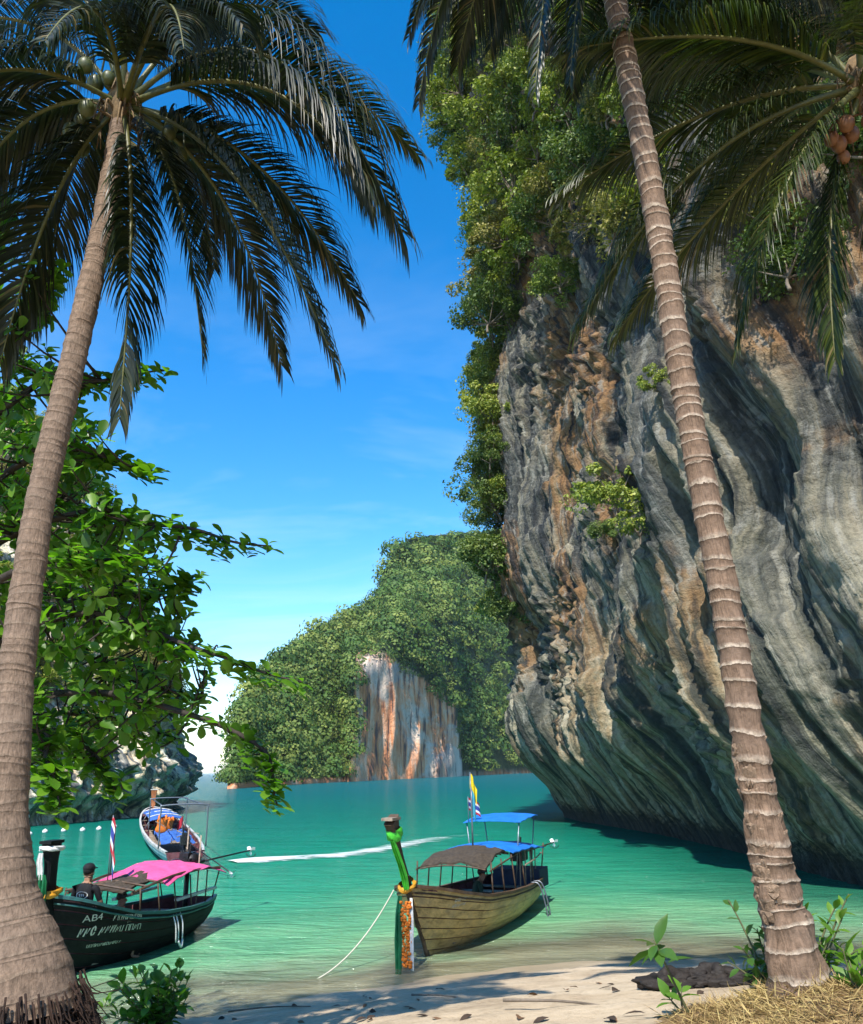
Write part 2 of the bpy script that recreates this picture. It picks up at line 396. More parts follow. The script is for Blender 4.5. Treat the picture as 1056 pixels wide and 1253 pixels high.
# ---------------- the great limestone cliff
def cliff_surface(sv, zv):
    "sv: arc length along the foot, zv: height (m); returns points, flow coordinate"
    bx = np.interp(sv, seg, BL[:, 0]); by = np.interp(sv, seg, BL[:, 1])
    e = 2.5
    tx = np.interp(sv + e, seg, BL[:, 0]) - np.interp(sv - e, seg, BL[:, 0]); ty = np.interp(sv + e, seg, BL[:, 1]) - np.interp(sv - e, seg, BL[:, 1])
    l = np.hypot(tx, ty); nx, ny = ty / l, -tx / l
    S, Z = sv, zv
    warp = 1.5 * pnoise(V3(S / 15, Z / 22, 0 * S), 21) + 0.7 * pnoise(V3(S / 5, Z / 6, 0 * S + 2), 22)
    flow = S + 0.17 * Z + warp - 1.3 * sstep(13, 3, Z + 3 * pnoise(V3(S / 11, 0 * S, 0 * S), 25))
    prof = np.interp(Z, [-6, 0, 0.9, 2.0, 3.3, 5.0, 6.5, 8.5, 10, 15, 24, 36, 50, 70, 88, 96, 104, 110], [-1.4, -0.3, 0.0, 0.5, 1.0, 2.0, 2.9, 3.4, 3.5, 3.3, 3.0, 2.7, 2.8, 4.2, 4.4, -2, -20, -45])
    lipn = pnoise(V3(S / 10, 0 * S, 0 * S + 7), 31)
    prof = prof * (1 + 0.28 * lipn * sstep(0.5, 6, Z))
    up = sstep(0.3, 5, Z) * sstep(100, 90, Z)
    big = 1.9 * pnoise(V3(S / 13, Z / 15, 0 * S), 41) + 1.3 * pnoise(V3(S / 5.5, Z / 9, 0 * S), 42)
    rib = 1 - np.abs(pnoise(V3(flow / 3.4, Z / 26, 0 * S), 51)) * 2
    rib2 = 1 - np.abs(pnoise(V3(flow / 1.25, Z / 9, 0 * S), 52)) * 2
    rib3 = 1 - 2 * np.abs(pnoise(V3(flow / 0.62, Z / 4.0, 0 * S), 53))
    P3 = V3(bx + nx * prof, by + ny * prof, Z)
    iso = fbm(P3 / 2.2, 6, 61, 0.6)
    crag = sstep(-0.12, 0.30, pnoise(V3(S / 9, Z / 8, 0 * S + 5), 71))      # rougher, pocketed areas between the smooth drapery
    block = np.abs(fbm(P3 / np.array([1.3, 1.3, 2.0]), 5, 81, 0.62))
    drip = (1 - 2 * np.abs(pnoise(V3(flow / 0.9, Z / 14, 0 * S), 91))) * sstep(14, 5, Z) * sstep(0.2, 1.5, Z)
    off = prof + 0.34 * drip + up * (big + 1.25 * rib + 0.75 * rib2 * (1 - 0.4 * crag)) + (0.25 + 0.75 * up) * (0.20 * rib3 + 0.38 * iso + crag * (1.0 * block - 0.4)) - 1.2 * up
    P = V3(bx + nx * off, by + ny * off, Z + 0.35 * up * iso)
    return P, flow, np.stack([nx, ny], -1)
s_a = np.interp(100.0, BL[::-1, 1], seg[::-1]); s_b = np.interp(20.0, BL[::-1, 1], seg[::-1])
sv = np.unique(np.concatenate([np.linspace(0, s_a, 60), np.linspace(s_a, s_b, 680), np.linspace(s_b, seg[-1], 90)]))
zv = np.unique(np.concatenate([np.linspace(-5, 0, 6), np.linspace(0, 12, 120), np.linspace(12, 50, 290), np.linspace(50, 110, 130)]))
S, Zc = np.meshgrid(sv, zv)
P, flow, nn = cliff_surface(S, Zc)
me = fast_mesh('karst_cliff', P.reshape(-1, 3), grid_faces(len(zv), len(sv))[:, ::-1], True)
set_uv(me, np.stack([flow, Zc], -1).reshape(-1, 2))
tag(obj('karst_cliff', me, ROCK), kind='structure')
CL_P, CL_N, CL_S, CL_Z = P, nn, S, Zc

# ---------------- left headland: steep little karst stack covered in scrub
HB = np.array([at_z(-420, 1035, 0)[:2], at_z(-120, 1022, 0)[:2], at_z(40, 1011, 0)[:2], at_z(130, 1004, 0)[:2], at_z(188, 998, 0)[:2], at_z(212, 991, 0)[:2], [-32, 106], [-48, 120], [-90, 132]])
HL = catmull(HB, 24)
hseg = np.r_[0, np.cumsum(np.linalg.norm(np.diff(HL, axis=0), axis=1))]
hs_ = np.linspace(0, hseg[-1], 420); hz_ = np.unique(np.concatenate([np.linspace(-4, 14, 130), np.linspace(14, 46, 70)]))
S, Zh = np.meshgrid(hs_, hz_)
bx = np.interp(S, hseg, HL[:, 0]); by = np.interp(S, hseg, HL[:, 1])
tx = np.interp(S + 2, hseg, HL[:, 0]) - np.interp(S - 2, hseg, HL[:, 0]); ty = np.interp(S + 2, hseg, HL[:, 1]) - np.interp(S - 2, hseg, HL[:, 1])
l = np.hypot(tx, ty); nx, ny = ty / l, -tx / l
prof = np.interp(Zh, [-4, 0, 1.0, 2.2, 6, 12, 24, 40, 46], [-1.5, -1.2, -1.0, 0.3, -0.9, -4.0, -9.5, -18, -26])
up = sstep(0.2, 4, Zh)
off = prof + up * (1.6 * pnoise(V3(S / 8, Zh / 9, 0 * S), 101) + 0.8 * (1 - 2 * np.abs(pnoise(V3(S / 3, Zh / 10, 0 * S), 102)))) + 1.1 * fbm(V3(bx / 2.4, by / 2.4, Zh / 3), 6, 103, 0.6) + 1.2 * np.abs(fbm(V3(bx / 1.8, by / 1.8, Zh / 2.6), 4, 104, 0.6))
HP = V3(bx + nx * off, by + ny * off, Zh)
me = fast_mesh('headland', HP.reshape(-1, 3), grid_faces(len(hz_), len(hs_)), True)
set_uv(me, np.stack([S, Zh], -1).reshape(-1, 2))
tag(obj('headland', me, rock_mat('headland_rock', 0.3, 0.0, 2.1, 1.0)), kind='structure')
HN = np.stack([nx, ny], -1)

# ---------------- far island: forested ridge with an orange cliff
cols = np.array([  # pixel column, shore row, ridge row, run to the ridge (m)
    (278, 965.6, 962, 20), (284, 965.3, 900, 40), (290, 965, 852, 55), (315, 962.5, 818, 80), (345, 961, 798, 90), (385, 958.5, 766, 100), (425, 956.5, 750, 105), (446, 955.5, 744, 105),
    (462, 954.5, 722, 100), (474, 954, 690, 90), (488, 953.4, 668, 90), (512, 952.2, 656, 95), (560, 950, 654, 105), (620, 947, 648, 115), (700, 944, 640, 130), (800, 941, 660, 150), (950, 938.6, 700, 160)], float)
uu = np.linspace(278, 950, 420)
ci = lambda k: np.interp(uu, cols[:, 0], cols[:, k])
def smooth1(a, k=4):
    w = np.hanning(2 * k + 1); w /= w.sum(); return np.convolve(np.pad(a, k, mode='edge'), w, 'valid')
shv, rdv, run = smooth1(ci(1), 3), smooth1(ci(2), 3), ci(3)
SH = np.array([at_z(u, v, 0) for u, v in zip(uu, shv)])
away = norm(SH[:, :2]); dist = np.linalg.norm(SH[:, :2], axis=1)
sc_i = dist / 300.0
run = run * np.clip(sc_i, 0.6, 1.4)
ridge = np.zeros(len(uu))
for i, (u, v) in enumerate(zip(uu, rdv)):
    r = pdir(u, v); ridge[i] = CAM[2] + r[2] / math.hypot(r[0], r[1]) * (dist[i] + run[i])
bb = np.concatenate([np.linspace(0, 1, 110), np.linspace(1.03, 2.2, 24)])
I, Bp = np.meshgrid(np.arange(len(uu)), bb)
cl_top = np.interp(uu, [425, 430, 437, 462, 500, 530, 556, 562], [955, 930, 792, 800, 822, 845, 868, 945])  # rim of the bare rock
H = ridge[I]
zf = np.where(Bp <= 1, np.clip(Bp, 0, 1), 1 - (Bp - 1) / 1.2)
zt = H * zf
cm_ = ((uu > 425) & (uu < 562)).astype(float); cm_ = smooth1(cm_, 3)[I]
g_soft = 0.10 * sstep(0, 0.2, zf) + 0.90 * zf ** 1.25
g_cliff = 0.06 * zf + 0.94 * sstep(0.42, 1.0, zf) ** 1.0
gg = np.where(Bp <= 1, g_soft * (1 - cm_) + g_cliff * cm_, 1 + (Bp - 1) * 1.3)
dep = run[I] * gg
xw = SH[I, 0] + away[I, 0] * dep; yw = SH[I, 1] + away[I, 1] * dep
nz_ = (4.5 * fbm(V3(xw / 26, yw / 26, zt / 30), 4, 201)) * sstep(0, 0.15, zf) * (1 - 0.75 * cm_ * (Bp < 0.6))
flut = cm_ * (Bp < 0.62) * (6.0 * (1 - 2 * np.abs(pnoise(V3(xw / 10, zt / 45, 0 * xw), 203))) + 3.2 * pnoise(V3(xw / 3.3, zt / 14, 0 * xw), 204))
xw = xw - away[I, 0] * (nz_ + flut); yw = yw - away[I, 1] * (nz_ + flut); zt = zt - 3.0 * (zf < 0.003) + 1.2 * pnoise(V3(xw / 12, yw / 12, 0 * xw), 202) * sstep(0.1, 0.4, zf)
ISL = V3(xw, yw, zt)
me = fast_mesh('far_island', ISL.reshape(-1, 3), grid_faces(len(bb), len(uu)), True)
set_uv(me, np.stack([xw, zt], -1).reshape(-1, 2))
N = NT('island_rock'); uv = N.n('UVMap', uv_map='flow').outputs[0]; pos = N.n('NewGeometry').outputs['Position']
a1 = N.noise(uv, 1.0, 7, 0.62, 0.5, (0.16, 0.022, 1)); a2 = N.noise(uv, 1.0, 5, 0.62, 0.2, (0.5, 0.05, 1)); a3 = N.noise(uv, 1.0, 6, 0.6, 0.6, (0.05, 0.035, 1)); a4 = N.noise(pos, 0.6, 5, 0.7)
st = N.math('ADD', N.math('MULTIPLY', a1, 0.6), N.math('MULTIPLY', a2, 0.4))
c = N.ramp(st, [(0.34, (0.10, 0.095, 0.10)), (0.42, (0.27, 0.24, 0.225)), (0.48, (0.46, 0.36, 0.28)), (0.54, (0.62, 0.48, 0.36)), (0.7, (0.72, 0.60, 0.48))])
oc = N.ramp(a2, [(0.34, (0.30, 0.10, 0.05)), (0.48, (0.68, 0.25, 0.095)), (0.62, (0.75, 0.47, 0.29))])
c = N.mix(N.map(a3, 0.42, 0.52, 0, 0.95, True), c, oc)
c = N.mix(N.map(a2, 0.46, 0.38, 0, 0.8), c, (0.07, 0.06, 0.055))
c = N.mix(N.map(a4, 0.42, 0.30, 0, 0.6), c, (0.06, 0.06, 0.058))
at_b = N.n('Attribute', attribute_name='bare').outputs['Fac']
c = N.mix(at_b, N.ramp(a4, [(0.35, (0.018, 0.03, 0.012)), (0.6, (0.04, 0.06, 0.022))]), c)
IROCK = N.done(N.principled(c, 0.85, N.bump(N.math('ADD', a4, a2), 0.9, 1.0), 0.2))
rel = ISL - CAM; dz_ = rel @ _F; ipv = H0 / 2 - FPX * (rel @ _U) / dz_; ipu = W0 / 2 + FPX * (rel @ _R) / dz_
ict = np.interp(ipu, [426, 431, 436, 462, 500, 530, 556, 566], [955, 925, 786, 796, 818, 840, 862, 940])
bare_a = np.maximum(((ipu > 428) & (ipu < 566) & (ipv > ict) & (Bp <= 1)).astype(float), sstep(2.2, 0.8, ISL[..., 2]))
a = me.attributes.new('bare', 'FLOAT', 'POINT'); a.data.foreach_set('value', np.ascontiguousarray(bare_a.ravel(), dtype=np.float32))
tag(obj('far_island', me, IROCK), kind='structure')

# low hazy islands beyond the bay mouth
def hill(name, u0, u1, d, tops, seed):
    us = np.linspace(u0, u1, 90); bbx = np.concatenate([np.linspace(0, 1, 20), np.linspace(1.1, 2, 8)])
    I, B = np.meshgrid(np.arange(90), bbx)
    p0 = np.array([at_z(u, 944, 0) for u in us]); aw = norm(p0[:, :2])
    vt = np.interp(us, [a for a, b in tops], [b for a, b in tops])
    hh = np.array([pdir(u, v)[2] / math.hypot(*pdir(u, v)[:2]) * (d + 120) for u, v in zip(us, vt)]) + 4
    hh = np.maximum(hh, 0) + 6 * fbm(V3(us / 12, us * 0, us * 0), 4, seed)
    zf = np.where(B <= 1, B, 2 - B); r = d + 240 * np.where(B <= 1, B ** 1.3 * 0.5, B - 0.5)
    me = fast_mesh(name, V3(aw[I, 0] * r, aw[I, 1] * r, np.maximum(hh[I], 0) * zf - 2 * (zf < .01)).reshape(-1, 3), grid_faces(len(bbx), 90), True)
    N = NT('distant_forest'); pos = N.n('NewGeometry').outputs['Position']
    a = N.noise(pos, 0.05, 7, 0.7)
    tag(obj(name, me, N.done(N.principled(N.ramp(a, [(0.35, (0.03, 0.05, 0.025)), (0.6, (0.09, 0.12, 0.06)), (0.75, (0.25, 0.24, 0.2))]), 0.9, N.bump(a, 1.0, 8.0)))), kind='structure')
hill('distant_island', 150, 330, 2600, [(150, 915), (200, 905), (232, 912), (262, 922), (290, 915), (330, 930)], 301)
# ================================================================== VEGETATION
def leaf_quads(C, D, Nn, L, Wd, fold=0.0):
    "diamond leaves: C base, D direction, Nn leaf normal"
    D = norm(D); Sd = norm(np.cross(D, Nn)); Nn = np.cross(Sd, D)
    L = np.asarray(L).reshape(-1, 1); Wd = np.asarray(Wd).reshape(-1, 1)
    V = np.stack([C, C + D * L * 0.5 + Sd * Wd * 0.5 + Nn * Wd * fold, C + D * L, C + D * L * 0.5 - Sd * Wd * 0.5 + Nn * Wd * fold], 1).reshape(-1, 3)
    F = np.arange(len(C) * 4).reshape(-1, 4)
    return V, F
def rand_dir(n, r): return norm(r.normal(size=(n, 3)))

BUSH_A = leaf_mat('cliff_leaf', (0.06, 0.10, 0.018), (0.19, 0.25, 0.036), (0.40, 0.41, 0.07), 0.5, 0.28, 0.3, nscale=0.16)
BUSH_B = leaf_mat('cliff_leaf_dark', (0.032, 0.06, 0.016), (0.085, 0.14, 0.03), (0.19, 0.24, 0.05), 0.5, 0.25, 0.3, nscale=0.16)
BUSH_C = leaf_mat('cliff_leaf_dry', (0.09, 0.09, 0.028), (0.23, 0.22, 0.055), (0.38, 0.33, 0.10), 0.55, 0.25, 0.25, nscale=0.16)
BARK = simple('bark', (0.17, 0.135, 0.10), 0.85, 0.5, 5, 0.8, (1, 1, 0.25))

def crown_mesh(name, r, nblob, nleaf, lsize, squash, seed):
    g = np.random.default_rng(seed)
    bc = rand_dir(nblob, g) * (g.random((nblob, 1)) ** 0.4) * np.array([1, 1, squash]) * r * 0.95
    bc[:, 2] = np.abs(bc[:, 2]) * 0.9 + bc[:, 2] * 0.25
    br = r * (0.12 + 0.30 * g.random(nblob) ** 1.5)
    k = g.integers(0, nblob, nleaf)
    d = rand_dir(nleaf, g); d[:, 2] += 0.25; d = norm(d)
    rad = br[k][:, None] * (0.62 + 0.5 * g.random((nleaf, 1)))
    C = bc[k] + d * rad * np.array([1, 1, 0.75])
    nrm = norm(d * 0.6 + np.array([0, 0, 0.7]) + 0.55 * g.normal(size=(nleaf, 3)))
    D = np.cross(nrm, rand_dir(nleaf, g)) + np.array([0, 0, -0.25])
    L = lsize * (0.5 + 1.1 * g.random(nleaf) ** 1.5)
    V, F = leaf_quads(C, D, nrm, L, L * 0.6, 0.12)
    return fast_mesh(name, V, F), bc, br
def bush_proto(seed, r, nblob, nleaf, lsize, squash, mat):
    me, bc, br = crown_mesh('crown', r, nblob, nleaf, lsize, squash, seed)
    me.materials.append(mat)
    mb = MB(); g = np.random.default_rng(seed + 99)
    foot = np.array([0, 0, -r * 0.42])
    mb.tube(catmull([foot, [0.08 * r, 0, -0.2 * r], [0, 0.05 * r, 0.05 * r]], 6), np.linspace(0.034, 0.026, 13) * r, 7)
    for i in g.choice(nblob, min(nblob, 9), False):
        mb.tube(catmull([[0.05 * r, 0.02 * r, -0.15 * r], bc[i] * 0.5 + np.array([0, 0, -0.1 * r]), bc[i]], 5), np.linspace(0.022, 0.008, 11) * r, 5)
    t = mb.build('trunk', BARK, None, True); tm = t.data; bpy.data.objects.remove(t)
    return me, tm
protos = [bush_proto(11, 1.0, 26, 6000, 0.075, 0.8, BUSH_A), bush_proto(12, 1.0, 20, 5600, 0.078, 1.1, BUSH_A), bush_proto(13, 1.0, 24, 6000, 0.072, 0.9, BUSH_B),
          bush_proto(14, 1.0, 18, 4600, 0.075, 0.7, BUSH_C), bush_proto(15, 1.0, 30, 6400, 0.07, 1.2, BUSH_B), bush_proto(16, 1.0, 16, 3600, 0.08, 0.9, BUSH_A)]
def put_bush(k, pos, r, name, label, group, tilt=(0, 0), rz=0.0, sz=1.0):
    e = empty(name, pos); e.rotation_euler = (tilt[0], tilt[1], rz); e.scale = (r, r, r * sz)
    tag(e, label, 'tree' if 'tree' in name else 'bush', group)
    obj('crown', protos[k][0], None, e); obj('trunk', protos[k][1], BARK, e)
    return e

# trees standing on and hanging from the great cliff
g = np.random.default_rng(5)
_n = 0
kinds = {0: 'leafy green tree clinging to the upper wall of the limestone cliff', 1: 'upright green tree clinging to the upper wall of the limestone cliff',
         2: 'dark green dense tree on the upper wall of the limestone cliff', 3: 'dry yellowish scrubby tree on the upper wall of the limestone cliff',
         4: 'tall dark green tree on the upper wall of the limestone cliff', 5: 'thin airy green tree on the upper wall of the limestone cliff'}
sc_list = []
for s in np.arange(np.interp(95, BL[::-1, 1], seg[::-1]), np.interp(12, BL[::-1, 1], seg[::-1]), 4.3):
    for z in np.arange(14, 90, 4.3):
        s1 = s + g.uniform(-1.5, 1.5); z1 = z + g.uniform(-1.5, 1.5)
        P, fl, nn = cliff_surface(np.array([s1]), np.array([z1]))
        p = P[0]; n2 = nn[0]
        if p[1] < 13: continue
        rel_ = p - CAM; un = W0 / 2 + FPX * (rel_ @ _R) / max(rel_ @ _F, 1e-3)
        vn = H0 / 2 - FPX * (rel_ @ _U) / max(rel_ @ _F, 1e-3)
        if un > 1110 or un < 400 or vn < -110: continue
        rim = 4 + 0.62 * p[1] + 3.5 * pnoise(np.array([[s1 / 9, 0, 3]]), 77)[0]
        edge = p[1] > 60                                   # the outer nose of the cliff carries scrub lower down
        q = pnoise(np.array([[s1 / 7, z1 / 7, 1]]), 78)[0]
        if z1 < rim:
            if edge and z1 > 17 and q > -0.55 and (p[1] > 63 or z1 > 36): r = g.uniform(1.9, 3.6)
            elif z1 > 16 and q > 0.62: r = g.uniform(0.9, 1.5)
            else: continue
        else:
            if z1 < rim + 6 and q < -0.15: continue
            r = g.uniform(2.7, 4.2) * (0.72 if p[1] < 52 else 1.0)
        sc_list.append((p, n2, r, z1, q))
for s in np.arange(np.interp(84, BL[::-1, 1], seg[::-1]), np.interp(62.5, BL[::-1, 1], seg[::-1]), 3.2):
    for z in np.arange(16, 54, 3.4):                       # the seaward edge carries a near-continuous fringe of scrub
        s1 = s + g.uniform(-1.3, 1.3); z1 = z + g.uniform(-1.5, 1.5); P, fl, nn = cliff_surface(np.array([s1]), np.array([z1]))
        if P[0][1] < 63 and g.random() < 0.75 or z1 < 24 and g.random() < 0.5: continue
        sc_list.append((P[0], nn[0], g.uniform(1.5, 2.9), z1, 0.0))
for p, n2, r, z1, q in sc_list:
    w = [0.26, 0.2, 0.14, 0.2, 0.08, 0.12] if z1 > 40 else [0.2, 0.1, 0.3, 0.05, 0.25, 0.1]
    k = int(g.choice(6, p=w))
    pos = p + np.array([n2[0], n2[1], 0]) * r * 0.45 + np.array([0, 0, r * 0.25])
    zone = 'on the seaward nose' if p[1] > 66 else ('above the bright pocket bush' if p[1] > 42 else 'behind the hanging palm fronds')
    lv = 'high' if z1 > 4 + 0.95 * p[1] else ('midway up' if z1 > 4 + 0.7 * p[1] else 'low')
    put_bush(k, pos, r, 'cliff_tree', kinds[k].split(' on the upper')[0].split(' clinging')[0] + f' {lv} {zone} of the limestone cliff' if 'nose' in zone else kinds[k].split(' on the upper')[0].split(' clinging')[0] + f' {lv} on the limestone cliff {zone}', 'trees on the limestone cliff', (-0.35 * n2[1] + g.normal() * 0.12, 0.35 * n2[0] + g.normal() * 0.12), g.uniform(0, 6.28), g.uniform(0.85, 1.25))
# the single green bush growing out of the middle of the rock face
def cliff_hit(u, v):
    "nearest cliff grid point along a pixel ray"
    r = norm(pdir(u, v)); Q = CL_P - CAM; t = Q @ r; dd = np.linalg.norm(Q - t[..., None] * r, axis=-1) + 0.02 * t
    i = np.unravel_index(np.argmin(dd), dd.shape); return CL_P[i], CL_N[i]
for (u, v, r, k, lb) in ((775, 610, 1.9, 0, 'bright leafy bush growing out of a pocket in the bare cliff face'), (800, 650, 1.3, 5, 'straggly bush hanging below the bright bush on the bare cliff face'),
                         (752, 655, 1.1, 2, 'small dark bush beside the bright bush on the bare cliff face')):
    p, n2 = cliff_hit(u, v)
    put_bush(k, p + np.array([n2[0], n2[1], 0]) * r * 0.5, r, 'cliff_bush', lb, None, (0.1, 0.3 * n2[0]), 1.0)

# scrub on the left headland
g = np.random.default_rng(8)
hl = {0: 'rounded green scrub tree on the rocky headland', 1: 'upright green scrub tree on the rocky headland', 2: 'dark dense scrub tree on the rocky headland',
      3: 'yellowish dry scrub tree on the rocky headland', 4: 'tall dark scrub tree on the rocky headland', 5: 'thin airy scrub tree on the rocky headland'}
for jz in range(8, len(hz_), 9):
    for js in range(0, len(hs_), 8):
        z1 = hz_[jz]
        if z1 < 7.0: continue
        p = HP[jz, js]
        rel_ = p - CAM
        if p[1] > 112 or p[0] < -75 or W0 / 2 + FPX * (rel_ @ _R) / (rel_ @ _F) < -110: continue
        if z1 < 11 and g.random() < 0.8: continue
        if z1 < 14 and g.random() < 0.35: continue
        if g.random() < 0.25: continue
        n2 = HN[jz, js]; r = g.uniform(1.5, 2.6)
        k = int(g.choice(6, p=[0.24, 0.14, 0.14, 0.30, 0.05, 0.13]))
        put_bush(k, p + np.array([n2[0] * 0.5, n2[1] * 0.5, 0.6]) * r, r, 'scrub_tree', hl[k], 'scrub trees on the headland', (g.normal() * 0.15, g.normal() * 0.15), g.uniform(0, 6.28))

# far island forest: reads as one mass
g = np.random.default_rng(9)
nr, nc = ISL.shape[:2]
ii = g.integers(0, 108, 5600); jj = g.integers(0, nc - 1, 5600)
a_ = g.random(5600)[:, None]; b_ = g.random(5600)[:, None]
C = ISL[ii, jj] * (1 - a_) + ISL[ii + 1, np.minimum(jj + 1, nc - 1)] * a_
uj = uu[jj]
# keep trees off the bare face
rel = C - CAM; dz_ = rel @ _F; pv = H0 / 2 - FPX * (rel @ _U) / dz_; pu = W0 / 2 + FPX * (rel @ _R) / dz_
ct = np.interp(pu, [428, 433, 438, 462, 500, 530, 556, 564], [955, 930, 796, 806, 828, 850, 872, 948])
bare = (pu > 430) & (pu < 564) & (pv > ct + 4 * pnoise(V3(pu / 14, pv / 14, 0 * pu), 5))
keep = ~bare & (C[:, 2] > 1.5) & (pu < 760) & ((pv < 925) | (g.random(len(pu)) < 0.8))
C = C[keep]
R = (1.9 + 4.6 * g.random(len(C)) ** 3) * np.clip(np.linalg.norm(C[:, :2], axis=1) / 330, 0.7, 1.5)
nl = 120
d = rand_dir(len(C) * nl, g); d[:, 2] = np.abs(d[:, 2]) * 1.0 - 0.15
k = np.repeat(np.arange(len(C)), nl)
lump = 0.78 + 0.45 * g.random(len(d))
Pq = C[k] + d * (R[k] * lump)[:, None] * np.array([1, 1, 0.9])
nrm = norm(d + 0.22 * g.normal(size=d.shape)); D = np.cross(nrm, rand_dir(len(d), g))
L = R[k] * (0.16 + 0.13 * g.random(len(d)))
V, F = leaf_quads(Pq - D * L[:, None] * 0.5, D, nrm, L, L * 0.8)
N = NT('island_forest'); pos = N.n('NewGeometry').outputs['Position']; at_c = N.n('Attribute', attribute_name='tone').outputs['Fac']
b1 = N.noise(pos, 0.022, 4, 0.6)
f = N.math('ADD', N.math('MULTIPLY', at_c, 0.75), N.map(b1, 0.35, 0.65, 0.0, 0.3))
c = N.ramp(f, [(0.05, (0.025, 0.06, 0.014)), (0.4, (0.075, 0.15, 0.025)), (0.7, (0.14, 0.20, 0.04)), (1.0, (0.25, 0.29, 0.06))])
FOREST = N.done(N.n('MixShader', {0: 0.2, 1: N.principled(c, 0.6, None, 0.25), 2: N.n('BsdfTranslucent', {0: c})}))
me = fast_mesh('island_forest', V, F)
a = me.attributes.new('tone', 'FLOAT', 'POINT'); tone = g.random(len(C)); a.data.foreach_set('value', np.repeat(np.clip(tone[k] + 0.12 * g.normal(size=len(k)), 0, 1), 4).astype(np.float32))
tag(obj('island_forest', me, FOREST), 'dense green forest covering the far island around its orange cliff', 'forest', kind='stuff')

# ------------------------------------------------------------------ palms
def palm_leaf(name, tint=1.0):
    N = NT(name); ge = N.n('NewGeometry'); rnd = ge.outputs['Random Per Island']
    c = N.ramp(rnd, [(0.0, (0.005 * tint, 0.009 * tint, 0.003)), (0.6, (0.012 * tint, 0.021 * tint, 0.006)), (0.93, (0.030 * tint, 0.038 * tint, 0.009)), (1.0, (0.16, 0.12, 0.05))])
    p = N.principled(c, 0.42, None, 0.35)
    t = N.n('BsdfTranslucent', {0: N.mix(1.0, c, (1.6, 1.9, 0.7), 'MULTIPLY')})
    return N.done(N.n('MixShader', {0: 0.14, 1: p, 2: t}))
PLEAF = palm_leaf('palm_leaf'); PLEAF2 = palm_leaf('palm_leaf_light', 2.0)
RACH = simple('palm_rachis', (0.115, 0.115, 0.028), 0.5, 0.35, 8, 0.2, None, 0.4)
DRYL = simple('palm_dry_fibre', (0.20, 0.13, 0.06), 0.85, 0.5, 14, 0.5)

def frond(root, P0, P1, P2, Lmax=0.85, droop=0.30, seed=0, nleaf=165, mat=None, width=0.024, wet=1.0, roll=0.0, thick=0.028):
    g = np.random.default_rng(seed); Lmax *= 1.2; droop *= 1.4
    P0, P1, P2 = (np.asarray(a, float) for a in (P0, P1, P2))
    R = bez(P0, P1, P2, 40)
    R = R + np.outer(np.sin(np.linspace(0, math.pi, 40)), g.normal(size=3) * 0.06)
    mb = MB(); tt = np.linspace(0, 1, 40)
    mb.tube(R, thick * (1 - tt) ** 0.8 + 0.004 + 0.035 * np.clip(0.09 - tt, 0, 1) / 0.09, 7)
    T = norm(np.gradient(R, axis=0))
    V, F = [], []; n0 = 0
    ts = np.linspace(0.17, 0.995, nleaf)
    for side in (-1, 1):
        t = np.clip(ts + g.normal(size=nleaf) * 0.003, 0.15, 1.0)
        keep = g.random(nleaf) > 0.03; t = t[keep]; m = len(t)
        b = np.stack([np.interp(t, tt, R[:, k]) for k in range(3)], 1); tg = norm(np.stack([np.interp(t, tt, T[:, k]) for k in range(3)], 1))
        sd = norm(np.cross(tg, np.array([0, 0, 1.0]) + 1e-3)); up = np.cross(sd, tg)
        up = np.where(up[:, 2:3] < 0, -up, up)
        if roll:
            sd = sd * math.cos(roll) + up * math.sin(roll)
        sd = sd * side
        fw = 0.68 + 0.75 * sstep(0.6, 1.0, t) + g.normal(size=m) * 0.06
        d = norm(tg * fw[:, None] + sd * 0.75 + up * (0.28 + g.normal(size=m) * 0.10)[:, None])
        ln = Lmax * (0.50 + 0.50 * sstep(0.13, 0.40, t)) * (1 - 0.62 * sstep(0.62, 1.02, t)) * (0.88 + 0.2 * g.random(m))
        dr = droop * (0.7 + 0.6 * g.random(m))
        p = b.copy(); ws = np.array([0.45, 1.0, 0.95, 0.7, 0.40, 0.03]) * width
        rows = []
        for kx in range(6):
            Wd = norm(tg - d * np.sum(tg * d, 1, keepdims=True))
            rows.append(p - Wd * ws[kx] * 0.5); rows.append(p + Wd * ws[kx] * 0.5)
            p = p + d * (ln / 5)[:, None]
            d = norm(d + np.array([0, 0, -1.0]) * (dr * (0.45 + 0.35 * kx))[:, None])
        Q = np.stack(rows, 1)                     # m,12,3
        V.append(Q.reshape(-1, 3))
        q = np.array([[2 * k, 2 * k + 1, 2 * k + 3, 2 * k + 2] for k in range(5)])
        F.append((np.arange(m)[:, None, None] * 12 + q[None]).reshape(-1, 4) + n0); n0 += m * 12
    me = fast_mesh('frond', np.vstack(V), np.vstack(F))
    o = obj('frond', me, mat or PLEAF, root, True)
    r = mb.build('rachis', RACH, None, True)
    r.parent = o
    return o

